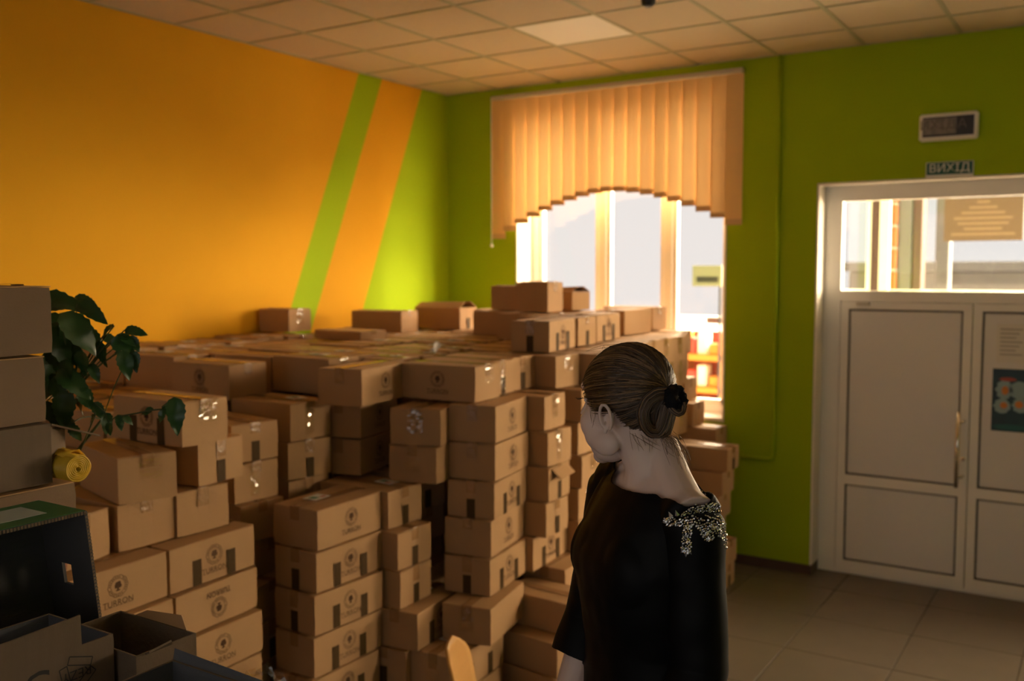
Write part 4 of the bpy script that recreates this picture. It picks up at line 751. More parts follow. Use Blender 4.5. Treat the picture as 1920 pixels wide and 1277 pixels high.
bp = empty('brick_pier', (3.06, 2.95, -.35), 0, 'orange brick pier with pale joints outside the porch', 'pier')
MB().box(.012, .158, .012, .30, 0, 3.9).build('mortar_core', 'mortar', bp)
bm_ = MB().bbox(-.0, .17, 0, .31, 0, .19, .008).mesh('brick', 'brick_orange')
for k in range(18): link('brick', bm_, bp, (0, 0, k*.215))
tag(MB().bbox(3.24, 3.36, 3.0, 3.1, -.35, 4.2, .01).build('drain_pipe', 'grey_render'), 'grey downpipe beside the orange brick pier', 'downpipe')
tag(MB().bbox(3.37, 3.46, 3.0, 3.2, -.35, 4.2, .01).build('gate_post', 'dark_brown'), 'reddish brown post beside the grey downpipe', 'post')
tag(MB().bbox(3.53, 3.66, 3.3, 3.5, -.35, 4.2, .01).build('concrete_pillar', 'grey_render'), 'grey concrete pillar beside the reddish brown post', 'pillar')
nb = empty('neighbour_house', (4.6, 9.0, -.35), 0, 'pale grey rendered house across the yard behind the porch', 'house')
MB().bbox(-3.2, 3.0, 0, 3.0, 0, 2.55, .02).build('wall', mat('pale_render', (.15, .14, .135), .9, noise_amt=.4, noise_scale=1.5), nb)
MB().bbox(-3.4, 3.2, -.2, 3.2, 2.55, 2.7, .02).build('eaves', 'grey_render', nb)
for x in (-2.2, -.6, 1.0): MB().bbox(x, x+.8, -.03, .02, 1.2, 2.1, .01).build('window', 'seal_rubber', nb)
ps = empty('notice_board', (4.06, 2.27, 2.655), 0, 'tan notice board with lines of lettering hanging inside the porch glass', 'notice board')
MB().bbox(-.31, .31, -.012, .012, -.185, .19, .004).build('board', 'tan_sign', ps)
for k, wd in enumerate((.10, .22, .34, .46, .40, .30, .5)): MB().box(-wd/2, wd/2, -.015, -.0125, .15-.046*k-.012, .15-.046*k+.012).build('text_line', mat('amber_ink', (.19, .12, .07), .7), ps)
# kiosk and signboards across the yard
kb = empty('street_kiosk', (.25, 5.1, -.35), 0, 'orange and red street kiosk with shelves of goods outside the window', 'kiosk')
for z in (0.55, .98, 1.40): MB().bbox(-.7, .58, -.3, .3, z, z+.08, .01).build('shelf', 'stall_orange', kb)
MB().bbox(-.7, .58, .24, .3, 0, 1.75, .01).build('back_panel', 'stall_red', kb)
for x in (-.68, -.05, .56): MB().bbox(x-.03, x+.03, -.3, .3, 0, 1.75, .01).build('upright', 'stall_orange', kb)
i = 0
COL = ('orange', 'white', 'red', 'green', 'white', 'orange')
for z, sh in ((.63, 'lowest'), (1.06, 'middle'), (1.48, 'top')):
    for x in (-.55, -.38, -.2, .12, .28, .44):
        i += 1; hh = .14+.07*((i*7) % 3); cc = COL[(i*5) % 6]
        g = MB().bbox(.25+x-.065, .25+x+.065, 5.1-.25, 5.1-.05, -.35+z, -.35+z+hh, .015).build('goods_carton', 'stall_'+cc)
        tag(g, 'small %s goods carton on the %s shelf of the street kiosk' % (cc, sh), 'carton', 'goods on the kiosk shelves')
sb = empty('street_signboard', (.72, 4.5, -.35), 0, 'olive grey signboard on a post outside the right window pane', 'signboard')
MB().bbox(-.19, .20, -.02, .02, 2.37, 2.63, .006).build('board', 'sign_olive', sb)
MB().box(-.13, .15, -.024, -.02, 2.42, 2.49).build('lettering_band', 'sign_dark', sb)
MB().tube([(.16, .03, 0), (.16, .03, 2.5)], .016, 6).build('post', 'steel_dark', sb)
tp_ = empty('street_plate', (.6, 5.6, -.35), 0, 'pale street plate on a thin post outside the window', 'sign')
MB().bbox(-.3, .15, -.01, .01, 1.84, 1.93, .004).build('plate', 'grey_render', tp_)
MB().tube([(.1, .02, 0), (.1, .02, 1.9)], .012, 6).build('post', 'steel_dark', tp_)

# ------------------------------------------------------------------ cartons
SL, SW, SH = .42, .24, .176
def body_mesh(seed):
    rg = random.Random(seed); bm = bmesh.new(); bmesh.ops.create_cube(bm, size=1)
    bmesh.ops.subdivide_edges(bm, edges=bm.edges[:], cuts=4, use_grid_fill=True)
    ph = [rg.uniform(0, 6.28) for _ in range(8)]
    for v in bm.verts:
        p = v.co.copy(); ex = [abs(abs(c)-.5) < 1e-4 for c in p]; n = sum(ex)
        q = Vector((p.x*SL, p.y*SW, (p.z+.5)*(SH-.003)))
        if n == 1:
            ax = ex.index(True); others = [p[k] for k in range(3) if k != ax]
            w = (1-(2*others[0])**2)*(1-(2*others[1])**2)
            amp = (-.0035 if ax != 2 else -.002)*w*(.4+.9*math.sin(ph[ax]+others[0]*3))
            q[ax] += (1 if p[ax] > 0 else -1)*amp
        elif n >= 2:
            for k in range(3):
                if ex[k]: q[k] -= (1 if p[k] > 0 else -1)*(rg.uniform(0, .0016) + (.0012 if n == 3 else 0))
            if q.z < .002: q.z = max(q.z, 0)
        v.co = q
    me = bpy.data.meshes.new('carton_body'); bm.to_mesh(me); bm.free(); me.materials.append(MATS['kraft']); return me
BODY = [body_mesh(s) for s in range(5)]
BODY_SHADED = BODY[0].copy(); BODY_SHADED.materials[0] = MATS['kraft_shaded']
def lid_mesh(side, lift, sag):
    b = MB(); y0, y1 = (.0012, SW/2-.0005) if side > 0 else (-SW/2+.0005, -.0012); nX = 6
    vs = []
    for zt in (0, .003):
        for kx in range(nX+1):
            x = -SL/2+.0005+(SL-.001)*kx/nX
            for y in (y0, y1):
                inner = 1-abs(y)/(SW/2); e = 1-(2*x/SL)**2
                vs.append((x, y, SH-.003+zt+lift*inner*(.4+.6*e)-sag*e*inner))
    n = 2*(nX+1); fs = []
    for kx in range(nX):
        a = 2*kx; fs += [(a, a+1, a+3, a+2), (n+a, n+a+2, n+a+3, n+a+1), (a, a+2, n+a+2, n+a), (a+1, n+a+1, n+a+3, a+3)]
    fs += [(0, n, n+1, 1), (2*nX, 2*nX+1, n+2*nX+1, n+2*nX)]
    return b.add(vs, fs).mesh('lid_flap', 'kraft_lid')
LIDS = [(lid_mesh(1, a, 0), lid_mesh(-1, c, 0)) for a, c in ((.0005, .001), (.003, .0015), (.0015, .0035), (.004, .004))]
def strip(pts, width, axis, seed, jit=.0007):
    """ribbon of tape following pts, width along axis"""
    rg = random.Random(seed); ax = Vector(axis)*width/2; vs = []; fs = []; nW = 4
    for p in pts:
        for k in range(nW+1):
            t = -1+2*k/nW; vs.append(Vector(p)+ax*t+Vector([rg.uniform(-jit, jit) for _ in range(3)]))
    for i in range(len(pts)-1):
        for k in range(nW): q = i*(nW+1)+k; fs.append((q, q+1, q+nW+2, q+nW+1))
    return MB().add(vs, fs)
def seam(seed, drop):
    e = .0016; x = SL/2+e; top = SH+.0045; n = 12
    pts = [(-x, 0, SH-drop+drop*k/4) for k in range(4)]+[(-x, 0, SH+.001)]+[(-SL/2+SL*k/n, 0, top) for k in range(n+1)]+[(x, 0, SH+.001)]+[(x, 0, SH-drop*k/4) for k in range(1, 5)]
    return strip(pts, .05, (0, 1, 0), seed, .0006).mesh('sealing_tape', 'seam_tape')
SEAMS = [seam(s, d) for s, d in ((1, .055), (2, .07), (3, .045))]
def dark_end(sx): return strip([(sx*(SL/2+.0016), 0, z) for z in (.0015, .03, .06, .092)], .043, (0, -sx, 0), 7, .0003).mesh('brown_tape', 'brown_tape')
DARK_END = {1: dark_end(1), -1: dark_end(-1)}
def dark_long(x): return strip([(x, -SW/2-.0018, z) for z in (.0015, .03, .06, .105)], .043, (1, 0, 0), 9, .0003).mesh('brown_tape', 'brown_tape')
DARK_LONG = [dark_long(-.085), dark_long(.085)]
CLEAR = {}
for sx in (1, -1):
    for k in range(3):
        n = 14; CLEAR[(sx, k)] = strip([(sx*(SL/2+.0036), .012*k-.012, SH-.004-(SH-.03-.03*k)*q/n) for q in range(n+1)], .052+.02*k, (0, -sx, 0), 20+k, .0016).mesh('clear_tape', 'clear_tape')
def seal_mesh():
    b = MB(); y = -SW/2-.0022
    def ring(r0, r1, n=40, wob=0., c=(0, .105)):
        vs = []; fs = []
        for k in range(n):
            a = 2*math.pi*k/n; w = 1+wob*math.cos(10*a)
            for rr in (r0, r1): vs.append((c[0]+rr*w*math.cos(a), y, c[1]+rr*w*math.sin(a)))
        for k in range(n): q = 2*k; r2 = 2*((k+1) % n); fs.append((q, q+1, r2+1, r2))
        b.add(vs, fs)
    ring(.0385, .0408, 60, .03); ring(.0275, .0292)
    for k in range(26):                                # lettering band of the seal
        a = 2*math.pi*(k+.5)/26; rr = .0335; ca, sa = math.cos(a), math.sin(a)
        if k % 9 == 4: continue
        q = [(-.0022, -.0022), (.0022, -.0022), (.0022, .0024), (-.0022, .0024)]
        b.poly([(ca*(rr+w)-sa*h, y, .105+sa*(rr+w)+ca*h) for w, h in q])
    for cx, cz, rx, rz in ((0, .112, .013, .010), (-.007, .106, .008, .008), (.008, .105, .008, .008), (0, .099, .005, .011), (0, .09, .011, .003), (.006, .117, .006, .006)):   # small tree in the middle
        b.poly([(cx+rx*math.cos(2*math.pi*k/12)*(1+.2*math.sin(5*k)), y-.0001, cz+rz*math.sin(2*math.pi*k/12)) for k in range(12)])
    vs, fs = text_mesh('TURRON', .031)
    b.add([(x*.98, y, .044+yy) for x, yy, z in vs], fs)
    xs = sorted(set(round(v[0], 3) for v in vs))
    w = max(v[0] for v in vs)*.98
    for k in range(6):                                 # serif feet under the letters
        xx = -w+2*w*(k+.5)/6; b.poly([(xx-.0085, y, .0325), (xx+.0085, y, .0325), (xx+.0085, y, .0342), (xx-.0085, y, .0342)])
    return b.mesh('printed_seal', 'print')
SEAL = seal_mesh()
LABEL = [MB().box(-.05, .05, -.035, .035, SH+.0065, SH+.0072).mesh('paper_label', 'paper'), MB().box(-.035, .0, -.02, .02, SH+.0072, SH+.0076).mesh('label_picture', 'label_green'), MB().box(.006, .04, -.025, -.006, SH+.0072, SH+.0076).mesh('label_picture', 'label_red')]
FLAPS = []
for s in (1, -1):
    FLAPS.append(MB().add([(-SL/2, s*SW/2, SH-.003), (SL/2, s*SW/2, SH-.003), (SL/2-.004, s*(SW/2-.085), SH+.045), (-SL/2+.004, s*(SW/2-.085), SH+.035), (-SL/2, s*SW/2, SH), (SL/2, s*SW/2, SH), (SL/2-.004, s*(SW/2-.083), SH+.048), (-SL/2+.004, s*(SW/2-.083), SH+.038)], [(0, 1, 2, 3), (4, 5, 6, 7), (0, 1, 5, 4), (1, 2, 6, 5), (2, 3, 7, 6), (3, 0, 4, 7)]).mesh('lid_flap', 'kraft_lid'))
HANG = MB().add([(SL/2+.002, -.09, .165), (SL/2+.002, .09, .165), (SL/2+.045, .085, .125), (SL/2+.05, -.08, .118), (SL/2+.002, -.09, .168), (SL/2+.002, .09, .168), (SL/2+.048, .085, .127), (SL/2+.053, -.08, .12)], [(0, 1, 2, 3), (4, 5, 6, 7), (0, 1, 5, 4), (1, 2, 6, 5), (2, 3, 7, 6), (3, 0, 4, 7)]).mesh('torn_flap', 'kraft')
def carton(x, y, z, rot, L, S, h, fl, label, group=None, i=0):
    r = empty('cardboard_box', (x, y, z), math.radians(rot)); r.scale = (L/SL, S/SW, h/(SH+.0045)); tag(r, label, 'box', group)
    rg = random.Random(i*31+7)
    if 'u' in fl:                                      # standing on its head
        hold = lambda o: (setattr(o, 'rotation_euler', (0, math.pi, 0)), setattr(o, 'location', (0, 0, SH)))
    else: hold = lambda o: None
    o = link('carton_body', BODY_SHADED if 'k' in fl else BODY[rg.randrange(5)], r); hold(o)
    a, c = LIDS[rg.randrange(4)] if 'o' not in fl else FLAPS
    if 'u' not in fl:
        link('lid_flap', a, r); link('lid_flap', c, r)
        if 'o' not in fl: link('sealing_tape', SEAMS[rg.randrange(3)], r)
    if 's' in fl: hold(link('printed_seal', SEAL, r))
    if 't' in fl:
        for s in (1, -1): link('brown_tape', DARK_END[s], r)
    if 'd' in fl:
        for q in DARK_LONG: link('brown_tape', q, r)
    if 'c' in fl:
        k = rg.randrange(3)
        for s in (1, -1): link('clear_tape', CLEAR[(s, k)], r)
    if 'p' in fl:
        lo = link('paper_label', LABEL[0], r, (.08-.16*rg.random(), .03, 0), (0, 0, rg.uniform(-.3, .3)))
        link('label_picture', LABEL[1], lo); link('label_picture', LABEL[2], lo)
    if 'h' in fl: link('torn_flap', HANG, r)
    return r
ORD = ['topmost', 'second from the top', 'third from the top', 'fourth from the top', 'fifth from the top', 'sixth from the top', 'seventh from the top', 'eighth from the top', 'ninth from the top', 'lowest']
STACK = {'LB': 'TURRON column just behind the crates', 'LA': 'TURRON column beside the dark crate', 'L2': 'pair atop the crate side column', 'L3': 'pair atop the second TURRON column',
 'M2': 'stack with the labelled lid', 'M1': 'tilted stack beside the vine', 'B': 'free standing TURRON stack', 'BR': 'narrow stack behind the TURRON stack',
 'BR4': 'low stack in the gap', 'BR5': 'low stack before the corner column', 'BS': 'recessed stack in the gap', 'AL': 'pair left of the corner column',
 'A': 'tall corner column', 'G': 'stack left of the corner pair', 'D': 'column behind the corner column', 'P': 'low stack before the woman', 'S': 'separate stack by the green wall', 'W': 'last column under the window', 'T': 'short column below the sill'}
FLANK = ['first', 'second', 'third', 'fourth', 'fifth', 'sixth', 'seventh', 'eighth', 'ninth']
SINGLE = {'L1': 'cardboard box with seal print lying on the crate side stack behind the vine', 'L0': 'cardboard box wedged behind the dark crate on the TURRON stack', 'A1': 'long TURRON box crowning the tall corner column', 'A1b': 'end-on box with brown tape right behind the long TURRON box on top', 'A1c': 'end-on box with brown tape, second behind the long TURRON box on top', 'A1d': 'turned box with shiny tape behind the end-on boxes on top',
 'LF': 'box with dark seal on top of the pile behind the vine stack', 'U1': 'taped box standing proud on the right top edge of the pile', 'U2': 'end-on box behind the proud taped box on the top edge', 'U3': 'box with two tape strips on the top edge, before the window', 'U4': 'plain box with glossy tape on the top edge below the middle pane', 'U5': 'last box on the top edge, below the window post',
 'V1': 'small box with picture label highest on the pile before the window', 'V1base': 'box under the small labelled box before the window', 'V0': 'small plain box left of the highest labelled box', 'V0base': 'taped box under the small plain box near the window corner', 'V2': 'small opened box right of the highest labelled box', 'V2base': 'box under the small opened box before the window',
 'X1': 'opened box with raised flaps in the far corner on top of the pile', 'X2': 'box with brown tape beside the opened box in the far corner', 'X3': 'plain box on the pile before the orange wall stripe', 'X4': 'small box with glossy tape on the pile beside the green wall stripe', 'X5': 'flat box lying low on the pile near the orange wall'}
def look(fl):
    a = []
    if 's' in fl: a.append('upside down TURRON seal' if 'u' in fl else 'TURRON seal')
    if 't' in fl or 'd' in fl: a.append('dark tape')
    if 'c' in fl: a.append('glossy tape')
    return ' and '.join(a[:2])
for n, (st, i, x, y, z, rot, L, S, h, fl) in enumerate(BOXES):
    if st in SINGLE: lab = SINGLE[st]; gr = 'cardboard boxes on top of the pile'
    elif st[0] == 'K': lab = 'box, '+ORD[min(i, 9)]+' in the '+FLANK[int(st[1:])]+' flank column towards the window'; gr = 'boxes in the right flank of the pile'
    else:
        lk = look(fl); lab = ('box with '+lk if lk else 'plain box')+', '+ORD[min(i, 9)]+' in the '+STACK[st]; gr = 'cardboard boxes stacked along the front of the pile'
        w = lab.split()
        if len(w) > 16: lab = 'box, '+ORD[min(i, 9)]+' in the '+STACK[st]
    carton(x, y, z, rot, L, S, h, fl, lab, gr, n)
NTH = ['first', 'second', 'third', 'fourth', 'fifth', 'sixth', 'seventh', 'eighth', 'ninth', 'tenth', 'eleventh', 'twelfth', 'thirteenth', 'fourteenth', 'fifteenth', 'sixteenth', 'seventeenth', 'eighteenth', 'nineteenth', 'twentieth', 'last']
for up in (True, False):
    lay = [t for t in enumerate(TOPS) if (t[1][2] > 1.5) == up]; rows = sorted({round(t[1][1], 2) for t in lay}, reverse=True)
    for ri, ry in enumerate(rows):
        for ci, (n, (x, y, z, rot, L, S, h, fl)) in enumerate(sorted((t for t in lay if round(t[1][1], 2) == ry), key=lambda t: t[1][0])):
            lk = 'labelled box' if 'p' in fl else 'taped box' if 'c' in fl else 'plain box'
            lab = '%s, %s, %s row from the window wall, %s from the orange wall' % (lk, 'top layer' if up else 'lower step', NTH[min(ri, 20)], NTH[ci])
            carton(x, y, z, rot, L, S, h, fl, lab, 'boxes of the top layer' if up else 'boxes of the lower step by the wall', 1000+n)
core = MB()
for x, y, k in CORES: core.box(x-.209, x+.209, y-.1195, y+.1195, k*.1768, k*.1768+.1755)
tag(core.build('cardboard_boxes', 'kraft'), 'brown cardboard boxes packed inside the big pile under its top layer', 'boxes', None, 'stuff')
# torn white scrap lying on the top layer
b = MB(); vs = []; fs = []
for i in range(6):
    for j in range(4): vs.append((-.035+.07*i/5, -.02+.04*j/3+.004*math.sin(i*2), .004+.055*(i/5)**2+.008*math.sin(j*2.1+i)))
for i in range(5):
    for j in range(3): q = i*4+j; fs.append((q, q+4, q+5, q+1))
o = b.add(vs, fs).build('paper_scrap', 'paper', loc=(2.02, -2.9, 1.782)); o.rotation_euler = (0, 0, -.5)
sm = o.modifiers.new('thickness', 'SOLIDIFY'); sm.thickness = .0012
tag(o, 'curled white paper scrap lying on the top layer of boxes', 'paper scrap')
# ------------------------------------------------------------------ table and packing clutter in the left foreground
tb = empty('work_table', (3.2, -6.1, .45), 0, 'brown wooden table under the open crates', 'table')
MB().bbox(-.82, .82, -.52, .5, .72, .75, .006).build('tabletop', 'table_wood', tb)
for sx in (-.76, .76):
    for sy in (-.46, .44): MB().bbox(sx-.025, sx+.025, sy-.025, sy+.025, 0, .72, .004).build('leg', 'table_wood', tb)
for sy in (-.46, .44): MB().box(-.735, .735, sy-.012, sy+.012, .64, .72).build('apron', 'table_wood', tb)
def fg(corner, z0, z1, L, W, fl, label, i):
    x, y = corner; carton(x-W/2, y-L/2, z0, 90, L, W, z1-z0-.001, fl, label, 'cardboard boxes stacked behind the dark crate', 500+i)
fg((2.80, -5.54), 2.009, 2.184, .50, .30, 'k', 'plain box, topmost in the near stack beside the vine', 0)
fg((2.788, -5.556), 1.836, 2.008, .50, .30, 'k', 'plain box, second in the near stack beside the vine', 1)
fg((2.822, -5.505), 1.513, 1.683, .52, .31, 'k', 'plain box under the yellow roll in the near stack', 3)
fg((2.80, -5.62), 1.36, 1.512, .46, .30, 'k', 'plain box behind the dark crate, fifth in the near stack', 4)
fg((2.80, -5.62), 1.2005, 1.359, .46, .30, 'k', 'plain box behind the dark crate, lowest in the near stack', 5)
def board(b, p0, p1, p2, p3, t):
    """sheet of board, 4 corners, thickness t along its normal"""
    p = [Vector(q) for q in (p0, p1, p2, p3)]; n = (p[1]-p[0]).cross(p[3]-p[0]).normalized()*t
    return b.add(p+[q+n for q in p], [(3, 2, 1, 0), (4, 5, 6, 7), (0, 1, 5, 4), (1, 2, 6, 5), (2, 3, 7, 6), (3, 0, 4, 7)])
# box lying on its side, open towards the vine, flaps splayed
ob = empty('opened_box', (2.66, -5.81, 1.6835), 0, 'box lying on its side with splayed flaps beside the yellow roll', 'box')
hx, hy, hh = .15, .25, .150; t = .004
MB().box(-hx, hx, -hy, hy, 0, t).box(-hx, hx, -hy, hy, hh-t, hh).box(hx-t, hx, -hy, hy, t, hh-t).box(-hx, -hx+t, -hy, hy, t, hh-t).box(-hx, hx, -hy, -hy+t, t, hh-t).build('carton_body', 'kraft_grey', ob)
board(MB(), (-hx, hy, hh-t), (hx+.004, hy, hh-t), (hx-.01, hy+.145, hh-.055), (-hx+.02, hy+.13, hh-.04), .004).build('flap', 'kraft_grey', ob)
board(MB(), (hx-t, hy, .02), (hx-t, hy, hh-.008), (hx-.05, hy+.07, hh-.03), (hx-.05, hy+.07, .03), .004).build('flap', 'kraft_grey', ob)
# roll of yellow film
yr = empty('yellow_film_roll', (2.75, -5.522, 1.6835), 0, 'roll of yellow plastic film lying at the opened box', 'roll')
R = .034
vs = []; fs = []; nT = 170
for k in range(nT+1):
    a = 2*math.pi*6.3*k/nT; rr = .004+(R-.004)*k/nT*(1+.012*math.sin(a*2.3))
    for x in (-.10, .11): vs.append((x+.0012*math.sin(k*.9), rr*math.cos(a), R+rr*math.sin(a)*.94))
for k in range(nT): fs.append((2*k, 2*k+1, 2*k+3, 2*k+2))
o = MB().add(vs, fs).build('wound_film', 'yellow_film', yr, True); sm = o.modifiers.new('thickness', 'SOLIDIFY'); sm.thickness = .0038
vs = []; fs = []
pth = [(-.022, .066), (.0, .076), (.022, .074), (.042, .056), (.052, .03), (.05, .008)]
for i, (yy, zz) in enumerate(pth):
    for j in range(6): vs.append((-.02+.10*j/5, yy+.004*math.sin(j*1.3+i), zz+.004*math.sin(j*2+i*1.7)))
for i in range(len(pth)-1):
    for j in range(5): q = i*6+j; fs.append((q, q+1, q+7, q+6))
o = MB().add(vs, fs).build('loose_film', 'yellow_film', yr, True); sm = o.modifiers.new('thickness', 'SOLIDIFY'); sm.thickness = .0008
# dark fruit crate standing on edge, open side to the room
cr = empty('fruit_crate', (3.13, -5.995, 1.2), 0, 'dark corrugated fruit crate on edge with green printed side and hand hole', 'crate')
cx, cy, ch = .088, .257, .504; t = .007
MB().poly([(-cx, -cy, 0), (-cx, cy+.055, 0), (-cx, cy, ch), (-cx, -cy, ch)], t, (1, 0, 0)).build('bottom_board', 'dark_board', cr)
MB().box(-cx, cx, -cy, cy+.055, 0, t).build('side_board', 'dark_board', cr)
tp = MB().box(-cx, cx, -cy, cy, ch-t, ch).build('side_board', 'dark_board', cr)
MB().box(-cx+.002, cx-.004, -cy+.002, cy-.002, ch, ch+.0012).build('green_print', 'green_print', tp)
MB().box(-cx+.03, cx-.05, -cy+.30, cy-.06, ch+.0012, ch+.0018).build('white_print', mat('print_grey', (.32, .36, .34), .6), tp)
for k in range(4): MB().box(-.03+.006*k, .01+.006*k, -.06-.045*k, -.03-.045*k, ch+.0012, ch+.0018).build('orange_print', mat('print_orange', (.5, .16, .02), .6), tp)
MB().box(-cx, cx, -cy, -cy+t, t, ch-t).build('end_board', 'dark_board', cr)
hz0, hz1, hx0, hx1 = .325, .372, -.022, .012
eb_ = MB().box(-cx, cx, cy-t, cy, t, hz0).box(-cx, cx, cy-t, cy, hz1, ch-t).box(-cx, hx0, cy-t, cy, hz0, hz1).box(hx1, cx, cy-t, cy, hz0, hz1)
LEAN = lambda z: .055*(1-z/ch)
eb_.v = [(x, y+LEAN(z), z) for x, y, z in eb_.v]; eb_.build('end_board', mat('crate_inner', (.09, .085, .088), .85, .2, noise_amt=.25, noise_scale=5), cr)
ed = MB()
for k in range(70): yy = -cy+2*cy*k/70; ed.box(cx, cx+.0012, yy, yy+.0042, ch-t, ch)
for k in range(66): zz = ch*k/66; ed.box(cx, cx+.0012, cy-t+LEAN(zz), cy+LEAN(zz), zz, zz+.0045)
ed.build('corrugated_edge', 'kraft_grey', cr)
# open packing boxes on the table
def open_box(name, x0, x1, y0, y1, z0, z1, label, flaps, outer='kraft_grey', inner='board_grey'):
    r = empty(name, ((x0+x1)/2, (y0+y1)/2, z0), 0, label, 'box'); a, b, h = (x1-x0)/2, (y1-y0)/2, z1-z0; t = .004
    MB().box(-a, a, -b, b, 0, t).box(a-t, a, -b, b, t, h).box(-a, -a+t, -b, b, t, h).box(-a+t, a-t, b-t, b, t, h).box(-a+t, a-t, -b, -b+t, t, h).build('carton_body', outer, r)
    s = t+.001
    MB().box(-a+t, -a+s, -b+t, b-t, t, h-.001).box(a-s, a-t, -b+t, b-t, t, h-.001).box(-a+s, a-s, b-s, b-t, t, h-.001).build('lining', inner, r)
    for fp in flaps: board(MB(), *fp, .004).build('flap', outer if len(fp) == 4 else inner, r)
    return r, a, b, h
q1, a, b, h = open_box('opened_box', 3.235, 3.446, -6.25, -5.842, 1.2, 1.515, 'open box with recycling mark and letter C in front of the dark crate', [])
board(MB(), (a, -.02, h), (a, .135-.0, h), (a+.006, .13, h+.062), (a+.004, -.02, h+.055), .004).build('flap', 'kraft_grey', q1)
board(MB(), (-a, .1, h), (-a, -.1, h), (-a-.02, -.1, h+.05), (-a-.02, .1, h+.05), .004).build('flap', 'kraft_grey', q1)
pm = MB(); X = a+.0012
def tri(c, r0, ang):
    vs = []
    for k in range(3):
        t0 = ang+2*math.pi*k/3; t1 = t0+2*math.pi/3*.72; p0 = Vector((math.cos(t0), math.sin(t0)))*r0; p1 = Vector((math.cos(t1), math.sin(t1)))*r0
        d = (p1-p0).normalized(); n = Vector((-d.y, d.x))*.011
        for A, Bq in ((p0+n, p1+n), (p0-n*.4, p1-n*.4), (p0+n, p0-n*.4), (p1+n, p1-n*.4)):
            w = (Bq-A).normalized(); w = Vector((-w.y, w.x))*.0011
            pm.poly([(X, c[0]+q.x, c[1]+q.y) for q in (A-w, Bq-w, Bq+w, A+w)])
tri((.125, h-.05), .036, .5)
vs, fs = text_mesh('REZY', .026); pm.add([(X, .125-x*1.0, h-.05-y) for x, y, z in vs], fs)
vs, fs = text_mesh('C', .085); pm.add([(X, .045+x, h-.052+y) for x, y, z in vs], fs)
pm.build('printed_marks', 'ink', q1)
q2, a, b, h = open_box('opened_box', 3.255, 3.50, -5.832, -5.69, 1.2, 1.478, 'open brown box with torn notched rim beside the recycling mark box', [], inner='kraft_grey')
board(MB(), (a-.03, b, h), (-a+.05, b, h), (-a+.08, b+.008, h+.014), (a-.06, b+.012, h+.022), .004).build('flap', 'kraft', q2)
board(MB(), (a, -b+.02, h), (a, b-.06, h), (a+.012, b-.07, h+.012), (a+.012, -b+.02, h+.006), .004).build('flap', 'kraft_grey', q2)
q3, a, b, h = open_box('opened_box', 3.60, 3.87, -6.13, -5.825, 1.2, 1.492, 'open box with grey inner wall and crumpled plastic on its rim', [])
board(MB(), (a, b, h), (-a, b, h), (-a-.005, b+.008, h+.018), (a+.01, b+.008, h+.008), .004).build('flap', 'board_grey', q3)
vs = []; fs = []
for i in range(9):
    for j in range(6): vs.append((-.05+.012*i+.006*rnd.uniform(-1, 1), -.03+.012*j+.006*rnd.uniform(-1, 1), .004+.035*rnd.random()*math.sin(math.pi*(i+.5)/9)))
for i in range(8):
    for j in range(5): q = i*6+j; fs.append((q, q+6, q+7, q+1))
MB().add([(a-.02+x, b+y*.3, h+.012+z) for x, y, z in vs], fs).build('crumpled_film', 'clear_tape', q3)

# ------------------------------------------------------------------ plywood chair by the pile
chd = empty('plywood_chair', (3.24, -4.02, 0), math.radians(118), 'orange plywood chair with rounded back beside the box pile', 'chair')
vs = []; fs = []; nx, nz = 13, 10
for k in range(nz+1):
    for i in range(nx):
        u_ = -1+2*i/(nx-1); zz = .52+.315*k/nz
        if k > 6: lim = math.sqrt(max(0, 1-((k-6)/4.02)**2)); u_ *= max(.35, lim)
        vs.append((u_*.19, .20+.035*u_*u_*-1+.06*(k/nz), zz))
for k in range(nz):
    for i in range(nx-1): q = k*nx+i; fs.append((q, q+1, q+nx+1, q+nx))
o = MB().add(vs, fs).build('backrest', 'plywood', chd, True); sm = o.modifiers.new('thickness', 'SOLIDIFY'); sm.thickness = .012
MB().bbox(-.2, .2, -.2, .19, .44, .455, .006).build('seat', 'plywood', chd)
for sx in (-1, 1):
    MB().tube([(sx*.19, .21, 0), (sx*.185, .19, .44), (sx*.17, .2, .56), (sx*.165, .225, .66)], .011, 8).build('leg', 'steel_dark', chd, True)
    MB().tube([(sx*.19, -.2, 0), (sx*.185, -.17, .44)], .011, 8).build('leg', 'steel_dark', chd, True)
MB().tube([(-.187, .2, .22), (.187, .2, .22)], .008, 8).build('stretcher', 'steel_dark', chd, True)

